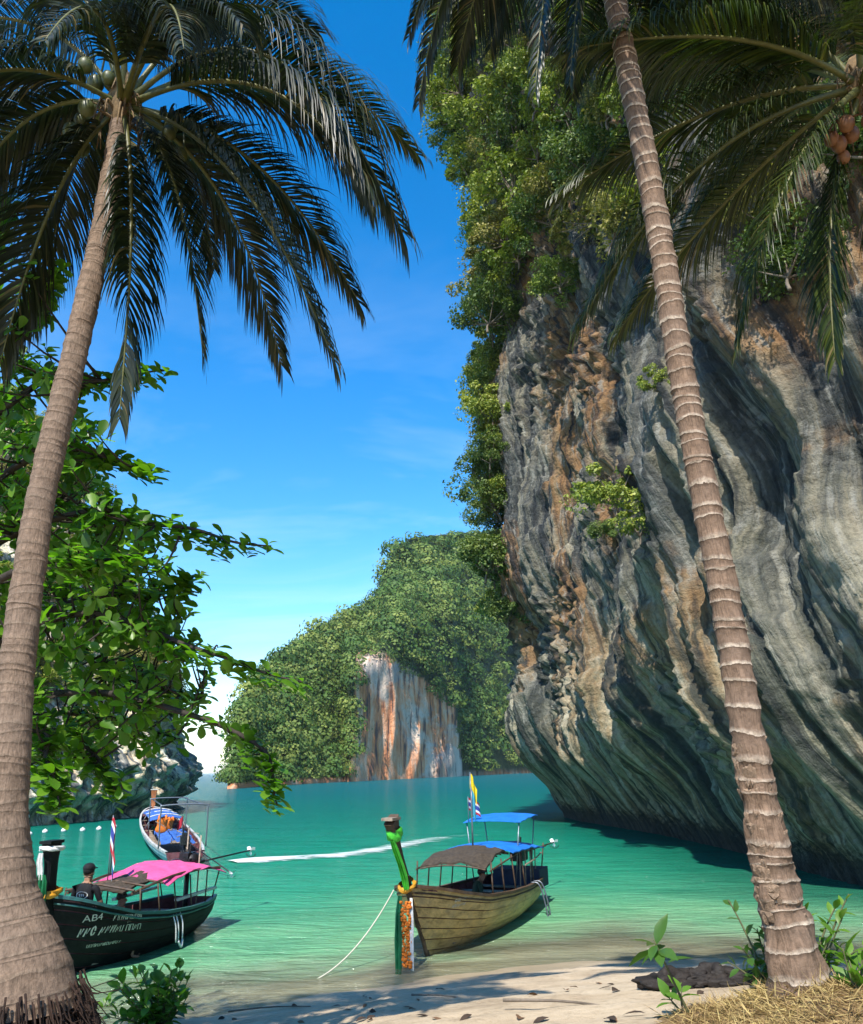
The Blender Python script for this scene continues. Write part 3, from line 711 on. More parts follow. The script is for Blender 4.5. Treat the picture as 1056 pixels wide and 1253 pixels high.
def trunk_mat(name, base, scar, edge=0.22, con=1.0):
    N = NT(name); uv = N.n('UVMap', uv_map='flow').outputs[0]; s = N.n('SeparateXYZ', {0: uv}); pos = N.n('NewGeometry').outputs['Position']
    wob = N.noise(pos, 7, 3, 0.6); fr = N.math('FRACT', N.math('ADD', s.outputs[1], N.map(wob, 0.3, 0.7, -0.10, 0.10)))
    fine = N.noise(uv, 1.0, 6, 0.7, 0.2, (9, 1.3, 1)); iso = N.noise(pos, 22, 5, 0.7); big = N.noise(pos, 1.3, 4, 0.6)
    c = N.ramp(fine, [(0.3, tuple(a * 0.45 for a in base)), (0.5, base), (0.72, tuple(min(1, a * 1.5) for a in base))])
    c = N.mix(N.map(big, 0.42, 0.64, 0, 0.5), c, tuple(a * 0.8 + 0.03 for a in base))
    c = N.mix(N.math('MULTIPLY', N.map(fr, 0.0, edge, 1.0, 0.0), N.map(big, 0.35, 0.6, 0.55 * con, con)), c, N.ramp(iso, [(0.3, tuple(a * 0.6 for a in scar)), (0.6, scar)]))
    c = N.mix(N.map(fr, 0.86, 0.97, 0, 0.6 * con), c, tuple(a * 0.3 for a in base))
    c = N.mix(0.5, c, N.ramp(iso, [(0.32, (0.4, 0.38, 0.36)), (0.55, (1, 1, 1))]), 'MULTIPLY')
    return N.done(N.principled(c, 0.85, N.bump(N.math('ADD', fine, N.math('MULTIPLY', iso, 0.6)), 0.8, 0.02), 0.2))
def palm_trunk(name, root, pts, tr, ring, mat, seed, amp=0.012, kseg=32, rough=0.0):
    "pts: control points; tr: list of (fraction, radius); ring: mean ring spacing (m)"
    g = np.random.default_rng(seed)
    C = catmull(pts, 60); L = np.r_[0, np.cumsum(np.linalg.norm(np.diff(C, axis=0), axis=1))]
    zs, ph = [0.0], [0.0]; s = 0.0; k = 0
    while s < L[-1]:
        st = ring * g.uniform(0.45, 1.7)
        for f in (0.10, 0.22, 0.5, 0.85, 1.0): zs.append(s + f * st); ph.append(k + f)
        s += st; k += 1
    zs = np.array(zs); ph = np.array(ph); ok = zs < L[-1]; zs, ph = zs[ok], ph[ok]
    P = np.stack([np.interp(zs, L, C[:, i]) for i in range(3)], 1)
    T, A, B = frames(P)
    fr = ph - np.floor(ph + 1e-6)
    lip = np.interp(fr, [0, 0.1, 0.22, 0.5, 0.85, 1.0], [0.6, 1.0, 0.35, 0.0, -0.1, 0.5]) * amp
    r = np.interp(zs / L[-1], [a for a, b in tr], [b for a, b in tr])
    th = np.linspace(0, 2 * math.pi, kseg, endpoint=False)
    Rr = r[:, None] + lip[:, None] * (1 + 0.8 * g.normal(size=(len(zs), 1)) * 0.4) + 0 * th
    base3 = P[:, None] + r[:, None, None] * (np.cos(th)[:, None] * A[:, None] + np.sin(th)[:, None] * B[:, None])
    Rr = Rr + 0.05 * r[:, None] * pnoise(base3 * 1.6, seed) + (0.02 + rough * sstep(0.35, 0.0, zs / L[-1])[:, None]) * 0.6 * fbm(base3 * np.array([9, 9, 5.0]), 3, seed + 1)
    tilt = 0.018 * np.sin(th[None] + 6.28 * pnoise(V3(ph * 0.37, ph * 0, ph * 0), seed)[:, None])
    V = P[:, None] + Rr[..., None] * (np.cos(th)[:, None] * A[:, None] + np.sin(th)[:, None] * B[:, None]) + tilt[..., None] * T[:, None]
    me = fast_mesh(name, V.reshape(-1, 3), grid_faces(len(zs), kseg, True), True)
    ang = np.abs(np.linspace(-1, 1, kseg)) * math.pi
    set_uv(me, np.stack(np.broadcast_arrays(ang[None] , ph[:, None]), -1).reshape(-1, 2))
    return obj(name, me, mat, root, True)
def coconuts(root, c, n, r, mat, seed, spread):
    g = np.random.default_rng(seed)
    for i in range(n):
        mb = MB(); q = np.asarray(c) + g.normal(size=3) * spread
        mb.ball(q, np.array([r, r, r * 1.22]) * g.uniform(0.85, 1.1), 10, 14, 0.06)
        mb.tube(catmull([q + [0, 0, r], q + [0.02, 0.05, r * 1.9], np.asarray(c) + [0, 0.12, spread * 2 + 0.25]], 4), 0.012, 5)
        mb.build('coconut', mat, root, True, True)
def crown_fibre(root, c, r, seed, ax=(0, 0, 1)):
    g = np.random.default_rng(seed); mb = MB()
    for i in range(42):
        a = g.uniform(0, 6.28); o = np.array([math.cos(a), math.sin(a), 0])
        p0 = np.asarray(c) + o * r * 0.6 + [0, 0, g.uniform(-0.25, 0.2)]
        mb.tube(catmull([p0, p0 + o * r * g.uniform(0.5, 1.2) + [0, 0, g.uniform(0.0, 0.2)], p0 + o * r * g.uniform(0.7, 2.0) + [0, 0, g.uniform(-0.6, 0.1)]], 4), np.linspace(0.022, 0.006, 9), 5)
    mb.ball(np.asarray(c) + [0, 0, 0.1], (r * 1.15, r * 1.15, 0.42), 10, 14, 0.3)
    mb.build('leaf_sheath', DRYL, root, True, True)

# --- left coconut palm
y0 = 6.0
b0 = at_y(8, 1235, y0); c0 = at_y(150, 140, 7.2)
lp = empty('coconut_palm', (b0[0], b0[1], b0[2] - 0.1))
tag(lp, 'leaning coconut palm with green nuts and swollen bole, beside the black boat', 'palm tree')
LTM = trunk_mat('palm_trunk_brown', (0.205, 0.14, 0.095), (0.30, 0.225, 0.16), 0.22, 0.6)
cen = [(10, 1237, 6.0), (13, 1190, 6.01), (8, 1100, 6.03), (5, 1000, 6.05), (13, 900, 6.1), (23, 800, 6.2), (36, 700, 6.3), (52, 600, 6.4), (75, 500, 6.52), (99, 400, 6.65), (121, 300, 6.85), (138, 205, 7.05), (148, 142, 7.2)]
palm_trunk('trunk', lp, [at_y(u, v, y) for u, v, y in cen], [(0, 0.43), (0.03, 0.36), (0.06, 0.27), (0.085, 0.20), (0.14, 0.152), (0.21, 0.135), (0.28, 0.124), (0.44, 0.112), (0.63, 0.108), (0.87, 0.10), (1, 0.09)], 0.075, LTM, 3, 0.004)
g = np.random.default_rng(21); mb = MB()
bb0 = at_y(6, 1240, 6.0)
for i in range(1300):
    a = g.uniform(0, 6.28); o = np.array([math.cos(a), math.sin(a), 0.0]); rr = g.uniform(0.25, 0.47)
    p0 = bb0 + o * rr + [0, 0, g.uniform(-0.12, 0.20) - 0.25 * (0.47 - rr)]
    mb.tube(catmull([p0, p0 + o * g.uniform(0.02, 0.10) + [0, 0, -0.12], p0 + o * g.uniform(0.0, 0.25) + [g.normal() * .05, g.normal() * .05, -g.uniform(0.08, 0.4)]], 3), np.linspace(0.008, 0.003, 7), 4)
mb.ball(bb0 + [0, 0, -0.12], (0.46, 0.46, 0.3), 24, 40, 0.6)
mb.build('root_mass', simple('palm_roots', (0.035, 0.018, 0.011), 0.95, 0.6, 12, 0.9), lp, True, True)
lc = at_y(150, 132, 7.22)
crown_fibre(lp, at_y(149, 138, 7.2), 0.13, 4)
D0 = 8.75   # camera depth of the crown
def F_(u1, v1, d1, u2, v2, d2, **k):
    global _fs
    _fs += 1
    return frond(lp, lc, at_d(u1, v1, D0 + d1), at_d(u2, v2, D0 + d2), seed=_fs * 13, **k)
_fs = 1
F_(370, -20, 0.3, 493, 285, -0.2, Lmax=1.15, droop=0.5)
F_(345, 30, -0.8, 445, 230, -1.2, Lmax=1.1, droop=0.55)
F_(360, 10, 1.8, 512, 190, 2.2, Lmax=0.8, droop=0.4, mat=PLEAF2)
F_(330, 150, 0.6, 440, 372, 0.8, Lmax=0.82, droop=0.34)
F_(300, 130, -0.6, 408, 440, -1.0, Lmax=0.80, droop=0.30)
F_(285, 165, 0.9, 345, 448, 1.0, Lmax=0.80, droop=0.30)
F_(215, 150, -0.8, 248, 432, -1.3, Lmax=0.62, droop=0.26)
F_(240, 120, 1.2, 262, 330, 2.2, Lmax=0.75, droop=0.4)
F_(165, 210, -0.9, 146, 512, -1.3, Lmax=0.60, droop=0.40)
F_(150, 120, 1.4, 150, 330, 2.4, Lmax=0.72, droop=0.4)
F_(72, 165, -0.4, 0, 445, -0.7, Lmax=0.85, droop=0.30)
F_(90, 120, 0.9, 40, 400, 1.5, Lmax=0.85, droop=0.34)
F_(20, 90, 0.2, -75, 300, 0.1, Lmax=0.9, droop=0.42)
F_(10, 110, 1.1, -95, 215, 1.6, Lmax=0.9, droop=0.45)
F_(20, 30, -0.7, -110, 150, -1.2, Lmax=0.9, droop=0.45)
F_(60, -30, 0.4, -120, 40, 0.7, Lmax=0.9, droop=0.45)
F_(90, -120, 0.6, -60, -70, 1.2, Lmax=0.9, droop=0.35)
F_(170, -150, -0.2, 110, -260, -0.9, Lmax=0.9, droop=0.3)
F_(225, -130, 0.5, 330, -60, 0.4, Lmax=0.9, droop=0.45)
F_(215, -90, -1.2, 300, 40, -2.4, Lmax=0.85, droop=0.45)
F_(190, -60, -1.8, 225, 60, -3.0, Lmax=0.7, droop=0.5)
F_(120, -60, -1.6, 55, 50, -2.8, Lmax=0.7, droop=0.5)
F_(260, -40, 1.2, 390, 40, 2.2, Lmax=0.85, droop=0.42)
F_(160, -80, 1.6, 170, -90, 3.4, Lmax=0.8, droop=0.4)
NUTG = simple('green_coconut', (0.075, 0.085, 0.018), 0.45, 0.35, 5, 0.15, None, 0.45)
coconuts(lp, at_d(95, 158, D0 - 0.15), 5, 0.085, NUTG, 3, 0.09)
coconuts(lp, at_d(216, 172, D0 + 0.2), 6, 0.085, NUTG, 4, 0.1)
coconuts(lp, at_d(120, 90, D0 + 0.1), 4, 0.085, NUTG, 5, 0.1)

# --- right coconut palm (crown above the frame)
rp0 = at_y(968, 1215, 7.0)
rp = empty('coconut_palm', (rp0[0], rp0[1], rp0[2] - 0.1))
tag(rp, 'tall ringed coconut palm rising from the straw mound, crown high overhead', 'palm tree')
RTM = trunk_mat('palm_trunk_ringed', (0.20, 0.13, 0.085), (0.66, 0.54, 0.41), 0.24, 1.0)
cen = [(983, 1228, 7.0), (977, 1200, 7.0), (967, 1150, 7.0), (953, 1100, 7.0), (933, 1000, 7.0), (915, 900, 7.0), (899, 800, 7.0), (881, 700, 7.02), (861, 600, 7.05), (842, 500, 7.1), (825, 400, 7.12), (809, 300, 7.16), (791, 200, 7.2), (771, 100, 7.25), (752, 0, 7.3), (737, -75, 7.35)]
palm_trunk('trunk', rp, [at_y(u, v, y) for u, v, y in cen], [(0, 0.25), (0.02, 0.21), (0.04, 0.188), (0.06, 0.162), (0.11, 0.143), (0.17, 0.131), (0.3, 0.123), (1, 0.118)], 0.135, RTM, 5, 0.009, rough=0.06)
# ragged old leaf bases clinging to the lower trunk
g = np.random.default_rng(31)
for i in range(46):
    v = g.uniform(900, 1120); uc = np.interp(v, [900, 1000, 1100, 1150], [915, 933, 953, 967])
    side = -1 if g.random() < 0.65 else g.uniform(-1, 1)
    c = at_y(uc, v, 7.0); ang = math.pi + (0.2 + g.uniform(-0.5, 0.9)) if side == -1 else g.uniform(math.pi, 2 * math.pi)
    o = np.array([math.cos(ang), math.sin(ang), 0]); rr = np.interp(v, [900, 1000, 1120], [0.131, 0.142, 0.168])
    mb = MB(); hw = g.uniform(0.18, 0.55); hh = g.uniform(0.03, 0.09)
    na = 9; aa = ang + np.linspace(-hw, hw, na); oo = np.stack([np.cos(aa), np.sin(aa), 0 * aa], 1); rag = g.uniform(0.3, 1.0, na)
    tp_ = np.sin(np.linspace(0.15, math.pi - 0.15, na)); z_ = np.array([0, 0, 1.0])
    A0 = c + oo * (rr - .01) - z_ * hh; A1 = c + oo * (rr + .022 * tp_ * rag)[:, None] + z_ * (.02 * g.normal(size=na) * tp_)[:, None]; A2 = c + oo * (rr + .012 * tp_ * rag)[:, None] + z_ * (.025 * rag * tp_)[:, None]; A3 = c + oo * (rr - .015) + z_ * .015
    mb.add(np.stack([A0, A1, A2, A3], 1).reshape(-1, 3), grid_faces(na, 4)); mb.build('leaf_base', simple('old_leaf_base', (0.25, 0.17, 0.11), 0.9, 0.5, 20, 0.7) if i == 0 else bpy.data.materials['old_leaf_base'], rp, False, True)
rc = at_y(733, -85, 7.36); D1 = float((rc - CAM) @ _F)
crown_fibre(rp, rc, 0.15, 6)
def G_(u1, v1, d1, u2, v2, d2, **k):
    global _fs
    _fs += 1
    return frond(rp, rc, at_d(u1, v1, D1 + d1), at_d(u2, v2, D1 + d2), seed=_fs * 13, **k)
G_(560, -210, -0.4, 512, 128, -0.5, Lmax=0.62, droop=0.55)
G_(560, -190, 1.2, 500, 45, 1.0, Lmax=0.6, droop=0.5)
G_(680, -200, -1.0, 655, 112, -2.6, Lmax=0.62, droop=0.55)
G_(715, -200, -0.3, 697, 105, -2.0, Lmax=0.50, droop=0.55)
G_(600, -140, 0.8, 560, 80, 1.6, Lmax=0.9, droop=0.42)
G_(640, -140, 1.4, 600, 60, 2.6, Lmax=0.9, droop=0.42)
G_(850, -120, 0.6, 960, 85, 0.9, Lmax=0.95, droop=0.45)
G_(820, -80, 1.6, 900, 110, 2.6, Lmax=0.95, droop=0.45)
G_(790, -60, 1.8, 800, 130, 3.0, Lmax=0.95, droop=0.4)
G_(720, -60, 1.6, 700, 120, 3.0, Lmax=0.9, droop=0.4)
G_(900, -200, -0.4, 1040, 20, -0.8, Lmax=0.95, droop=0.45)
G_(760, -330, 0.4, 800, -420, 1.4, Lmax=0.9, droop=0.4)
G_(640, -330, 0.4, 520, -330, 1.0, Lmax=0.9, droop=0.4)
G_(840, -300, 0.9, 1000, -200, 1.8, Lmax=0.9, droop=0.4)
G_(700, -300, -1.4, 640, -200, -3.0, Lmax=0.9, droop=0.4)
G_(800, -280, -1.4, 900, -180, -3.0, Lmax=0.9, droop=0.4)

# --- third palm: crown at the right edge, trunk beyond the frame
D2 = 10.2
tc3 = at_d(1054, 108, D2)
b3 = np.array([tc3[0] + 1.6, tc3[1] - 0.6, 0.0]); b3[2] = gz(b3[0], b3[1])
tp = empty('coconut_palm', b3)
tag(tp, 'coconut palm with orange nuts and broad green fronds hanging before the cliff', 'palm tree')
palm_trunk('trunk', tp, [b3 + [0.1, 0, -0.3], b3 + [0.0, 0, 0.8], b3 * 0.7 + tc3 * 0.3 + [0.25, 0, 0], b3 * 0.35 + tc3 * 0.65 + [0.2, 0, 0], tc3 + [0.02, 0, -0.05]], [(0, 0.33), (0.06, 0.22), (0.3, 0.17), (1, 0.13)], 0.12, RTM, 8, 0.012)
crown_fibre(tp, tc3, 0.16, 9)
def H_(u1, v1, d1, u2, v2, d2, **k):
    global _fs
    _fs += 1
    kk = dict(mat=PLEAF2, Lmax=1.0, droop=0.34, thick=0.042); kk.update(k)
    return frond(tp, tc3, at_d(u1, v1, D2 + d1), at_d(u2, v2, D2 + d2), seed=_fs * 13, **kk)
H_(900, 80, 0.2, 690, 235, 0.0)
H_(860, 150, -0.5, 712, 392, -1.0)
H_(900, 180, 0.7, 755, 408, 1.2)
H_(950, 190, -0.8, 905, 415, -1.6, Lmax=0.8)
H_(1022, 240, -0.6, 1022, 440, -1.2, Lmax=0.75)
H_(1100, 230, 0.4, 1110, 430, 0.4, Lmax=0.8)
H_(940, 40, 0.9, 780, 95, 1.6, Lmax=1.05, droop=0.45)
H_(930, 30, -0.6, 700, 60, -1.0, Lmax=1.05, droop=0.45)
H_(960, -10, 0.4, 850, -60, 0.6)
H_(1040, -40, -0.3, 1000, -160, -0.9)
H_(960, 120, 1.6, 850, 260, 3.0, droop=0.4)
H_(1000, 60, 1.8, 930, 120, 3.6, droop=0.4)
H_(1120, -30, 0.4, 1260, -60, 1.0)
H_(1200, 80, 0.3, 1370, 230, 0.4)
H_(1180, 150, -0.8, 1260, 380, -1.4)
H_(1160, 40, 1.6, 1300, 130, 3.0)
H_(1090, -60, -1.8, 1150, -20, -3.4)
NUTO = simple('orange_coconut', (0.20, 0.085, 0.03), 0.5, 0.35, 5, 0.15, None, 0.4)
coconuts(tp, at_d(1034, 176, D2 - 0.75), 8, 0.085, NUTO, 13, 0.085)
coconuts(tp, at_d(1088, 165, D2 + 0.1), 5, 0.085, NUTO, 14, 0.09)
# ------------------------------------------------------------------ sea almond tree (large round leaves) on the left
g = np.random.default_rng(41)
AL = leaf_mat('almond_leaf', (0.035, 0.085, 0.010), (0.085, 0.20, 0.018), (0.20, 0.34, 0.035), 0.38, 0.5, 0.45, (1.25, 1.7, 0.35), 0.9)
ABARK = simple('almond_bark', (0.042, 0.032, 0.024), 0.85, 0.5, 6, 0.7)
def almond_leaf_mesh(name, seed, rows=((0, .02), (.25, .13), (.52, .24), (.78, .28), (.95, .17), (1.03, .03))):
    q = np.random.default_rng(seed); V = []
    for i, (a, w) in enumerate(rows):
        z = -0.16 * a * a + 0.04 * math.sin(a * 3 + seed)
        lift = 0.32 * w
        V += [[a, -w, z + lift + q.normal() * 0.012], [a, 0, z], [a, w, z + lift + q.normal() * 0.012]]
    F = []
    for i in range(len(rows) - 1):
        for k in (0, 1): F.append([3 * i + k, 3 * i + k + 1, 3 * i + 4 + k, 3 * i + 3 + k])
    me = fast_mesh(name, np.array(V), np.array(F), True); me.materials.append(AL); return me, np.array(V), np.array(F)
LEAVES = [almond_leaf_mesh('leaf', s) for s in (1, 2, 3)]
tb = np.array([-7.6, 9.4, 0]); tb[2] = gz(tb[0], tb[1])
at_ = empty('sea_almond_tree', tb)
tag(at_, 'broad leaved tree with large rounded green leaves reaching over the black boat', 'tree')
top = np.array([-6.9, 9.6, 8.8])
trunkP = catmull([tb + [0, 0, -0.3], tb + [0.15, 0, 1.5], [-7.2, 9.5, 5.2], top, [-6.6, 9.8, 11.0]], 12)
mb = MB(); mb.tube(trunkP, np.linspace(0.26, 0.05, len(trunkP)), 12); mb.build('trunk', ABARK, at_, True, True)
# limbs: (start height, via pixel, tip pixel, camera depth at tip)
limbs = [(3.6, (60, 850, 8.6), (300, 905, 8.0), (338, 985, 7.8)), (4.2, (60, 760, 8.8), (230, 790, 8.2), (368, 838, 7.8)), (4.4, (80, 740, 9.4), (190, 730, 9.0), (240, 705, 8.8)),
         (5.4, (50, 640, 9.0), (190, 640, 8.4), (332, 668, 8.0)), (6.0, (40, 560, 9.4), (120, 560, 9.0), (188, 575, 8.8)), (6.6, (30, 480, 9.6), (110, 470, 9.2), (203, 455, 8.8)),
         (7.4, (10, 420, 10.0), (50, 380, 9.8), (80, 330, 9.6)), (8.2, (-30, 330, 10.0), (0, 290, 10), (14, 244, 10)), (3.4, (40, 900, 9.4), (110, 920, 9.0), (150, 975, 8.8)),
         (3.2, (20, 900, 8.6), (60, 930, 8.2), (70, 985, 8.0)), (4.8, (20, 700, 8.0), (100, 690, 7.6), (170, 680, 7.4)), (4.0, (40, 800, 10.4), (150, 830, 10.2), (250, 850, 10.0)),
         (5.0, (-40, 620, 10.6), (40, 600, 10.6), (110, 640, 10.4)), (3.8, (30, 880, 10.5), (140, 880, 10.4), (215, 905, 10.2)), (5.8, (-140, 520, 9), (-180, 480, 8), (-230, 500, 7.4)), (7.0, (-150, 400, 9.5), (-220, 360, 9), (-300, 330, 9))]
LP = []
for (h, *px) in limbs:
    i = int(np.argmin(np.abs(trunkP[:, 2] - (tb[2] * 0 + h)))); C = catmull([trunkP[i]] + [at_d(*q) for q in px], 14)
    C = C + 0.07 * np.stack([pnoise(C * 1.3 + 5 * k, 60 + k) for k in range(3)], 1) * np.linspace(0, 1, len(C))[:, None]
    mb = MB(); mb.tube(C, np.linspace(0.055, 0.008, len(C)), 7); mb.build('branch', ABARK, at_, True, True); LP.append(C)
ALLP = np.vstack(LP + [trunkP]);
# twig ends: along the limbs, and filling the body of the crown
poly = [(-160, 230), (12, 300), (60, 380), (70, 470), (120, 520), (150, 600), (205, 640), (200, 700), (238, 740), (262, 800), (255, 850), (235, 890), (180, 925), (150, 955), (60, 975), (-160, 980)]
def inside(u, v):
    c = False; j = len(poly) - 1
    for i in range(len(poly)):
        a, b = poly[i], poly[j]
        if (a[1] > v) != (b[1] > v) and u < (b[0] - a[0]) * (v - a[1]) / (b[1] - a[1]) + a[0]: c = not c
        j = i
    return c
sites = []
for C in LP:
    m = len(C)
    for t in np.linspace(0.45, 1.0, 24):
        p = C[min(m - 1, int(t * (m - 1)))]; sites.append(p + g.normal(size=3) * 0.13 * (1.15 - t))
while len(sites) < 1150:
    u, v = g.uniform(-160, 265), g.uniform(230, 980)
    if not inside(u, v): continue
    if v < 470 and g.random() < 0.45: continue
    if v > 900 and g.random() < 0.4: continue
    sites.append(at_d(u, v, g.uniform(8.0, 11.2)))
tw = MB(); LV = []
for p in sites:
    k = int(np.argmin(np.linalg.norm(ALLP - p, axis=1))); a = ALLP[k]; L = np.linalg.norm(p - a)
    if L > 0.05:
        mid = (a + p) / 2 + np.array([0, 0, -0.12 * L]) + g.normal(size=3) * 0.05
        tw.tube(bez(a, mid, p, 6), np.linspace(0.012 + 0.006 * L, 0.006, 6), 5)
    ax = norm(p - a + np.array([0.05, 0, 0.12]))
    n = int(g.integers(6, 11)); a0 = g.uniform(0, 6.28)
    e1 = norm(np.cross(ax, [0.3, 0.1, 1.0])); e2 = np.cross(ax, e1)
    for i in range(n):
        th = a0 + i * 2.4; d = norm(e1 * math.cos(th) + e2 * math.sin(th) + ax * g.uniform(-0.1, 0.7) + np.array([0, 0, 0.10]))
        up = norm(np.array([0, 0, 1.0]) * 0.8 + ax * 0.6 + g.normal(size=3) * 0.25)
        LV.append((p - ax * 0.02 * i, d, up, g.uniform(0.10, 0.205)))
tw.build('twigs', ABARK, at_, True, True)['kind'] = 'stuff'
def leaf_mx(p, d, up, s):
    y = norm(np.cross(up, d)); z = np.cross(d, y)
    return np.column_stack([d * s, y * s, z * s]), p
# the leaves that show largest from the beach become pieces of their own
def vis(q):
    r = q[0] - CAM; dz = r @ _F; u = W0 / 2 + FPX * (r @ _R) / dz; return q[3] / dz * (1.0 if u > -5 else 0.05) * (1.35 if u > 180 else 1.0)
LV.sort(key=vis, reverse=True)
for i, q in enumerate(LV[:295]):
    M, p = leaf_mx(*q); o = obj('leaf', LEAVES[i % 3][0], None, at_)
    lp_ = p - tb
    o.matrix_basis = Matrix(((M[0][0], M[0][1], M[0][2], lp_[0]), (M[1][0], M[1][1], M[1][2], lp_[1]), (M[2][0], M[2][1], M[2][2], lp_[2]), (0, 0, 0, 1)))
Vs, Fs = [], []; n0 = 0
for i, q in enumerate(LV[295:]):
    M, p = leaf_mx(*q); v, f = LEAVES[i % 3][1], LEAVES[i % 3][2]
    Vs.append(v @ M.T + p); Fs.append(f + n0); n0 += len(v)
o = obj('foliage', fast_mesh('foliage', np.vstack(Vs), np.vstack(Fs), True), AL, at_, True); o['kind'] = 'stuff'
# ================================================================== LONG-TAIL BOATS
def wood(name, col, scale=1.0, wear=0.4, rough=0.65, spec=0.3):
    N = NT(name); c = N.coord('Object'); oi = N.n('ObjectInfo').outputs['Random']
    a = N.noise(c, 1.0, 6, 0.62, 0.4, (1.2 * scale, 9 * scale, 9 * scale)); b = N.noise(c, 3.0 * scale, 5, 0.65, 0.3); d = N.noise(c, 1.0, 4, 0.6, 0, (6, 60, 60))
    cc = N.ramp(a, [(0.3, tuple(x * 0.5 for x in col)), (0.5, col), (0.7, tuple(min(1, x * 1.35) for x in col))])
    cc = N.mix(N.map(b, 0.48, 0.66, 0, wear), cc, tuple(0.45 * x + 0.10 for x in col)); cc = N.mix(N.map(b, 0.42, 0.30, 0, 0.55), cc, tuple(x * 0.3 for x in col))
    cc = N.mix(1.0, cc, N.ramp(oi, [(0, (0.72, 0.72, 0.74)), (0.5, (0.95, 0.93, 0.9)), (1, (1.0, 1.0, 1.0))]), 'MULTIPLY')
    return N.done(N.principled(cc, rough, N.bump(N.math('ADD', a, d), 0.4, 0.01), spec))
M_ = dict(
    tan=wood('teak_planking', (0.58, 0.39, 0.15), 1.0, 0.45), tandark=wood('dark_timber', (0.085, 0.05, 0.028)), grey=wood('weathered_timber', (0.30, 0.24, 0.18)),
    black=wood('black_paint', (0.008, 0.010, 0.011), 1.0, 0.06, 0.6, 0.12), teal=wood('teal_paint', (0.035, 0.15, 0.145), 1, 0.3, 0.5), maroon=wood('maroon_boards', (0.14, 0.045, 0.055)),
    white=wood('white_paint', (0.62, 0.62, 0.58), 1, 0.35, 0.5), pale=wood('pale_blue_paint', (0.35, 0.48, 0.52), 1, 0.4, 0.5), orange=wood('varnished_prow', (0.42, 0.15, 0.055), 1, 0.3, 0.45),
    blue=simple('blue_tarpaulin', (0.015, 0.18, 0.62), 0.45, 0.2, 2.5, 0.5), pink=simple('pink_tarpaulin', (0.74, 0.10, 0.27), 0.5, 0.22, 3, 0.6), mat_=simple('brown_roof_mat', (0.065, 0.048, 0.032), 0.9, 0.5, 14, 0.8),
    dkblue=simple('navy_canvas', (0.012, 0.022, 0.055), 0.7, 0.4, 6, 0.5), midblue=simple('blue_canvas', (0.05, 0.15, 0.48), 0.6, 0.4, 5, 0.6), iron=simple('dark_iron', (0.03, 0.03, 0.032), 0.45, 0.5, 18, 0.5, None, 0.5, 0.6),
    pipe=simple('steel_pipe', (0.20, 0.22, 0.25), 0.4, 0.3, 20, 0.2, None, 0.5, 0.7), prop=simple('bright_metal', (0.75, 0.76, 0.76), 0.3, 0.15, 8, 0.1, None, 0.5, 0.3), rope=simple('rope', (0.62, 0.58, 0.47), 0.85, 0.3, 40, 0.6),
    green=simple('green_silk', (0.09, 0.62, 0.055), 0.4, 0.25, 6, 0.3), dgreen=simple('dark_green_silk', (0.012, 0.16, 0.06), 0.45, 0.3, 6, 0.3), gold=simple('golden_silk', (0.72, 0.34, 0.03), 0.4, 0.3, 6, 0.3), garl=simple('marigold', (0.78, 0.21, 0.02), 0.7, 0.4, 30, 0.8),
    yellow=simple('yellow_cloth', (0.80, 0.62, 0.02), 0.6, 0.15, 6, 0.3), red=simple('red_cloth', (0.42, 0.015, 0.03), 0.65, 0.3, 8, 0.4), fwhite=simple('white_cloth', (0.72, 0.72, 0.70), 0.65, 0.15, 8, 0.3), navy=simple('blue_cloth', (0.03, 0.05, 0.26), 0.65, 0.2, 8, 0.3),
    vest=simple('orange_vest', (0.80, 0.20, 0.02), 0.65, 0.25, 8, 0.4), skin=simple('skin', (0.30, 0.16, 0.095), 0.55, 0.2, 9, 0.15), hair=simple('black_hair', (0.008, 0.007, 0.007), 0.5, 0.3, 60, 0.5),
    tblack=simple('black_shirt', (0.007, 0.007, 0.009), 0.8, 0.3, 12, 0.5), tgreen=simple('dark_green_shirt', (0.02, 0.045, 0.025), 0.8, 0.3, 12, 0.5), shorts=simple('dark_shorts', (0.02, 0.022, 0.03), 0.8, 0.3, 12, 0.5), cyan=simple('cyan_ribbon', (0.05, 0.34, 0.48), 0.5, 0.2, 8, 0.3), red2=simple('dark_red_shirt', (0.16, 0.008, 0.025), 0.8, 0.3, 12, 0.4),
    paint=simple('white_lettering', (0.62, 0.62, 0.56), 0.6, 0.3, 14, 0.2))

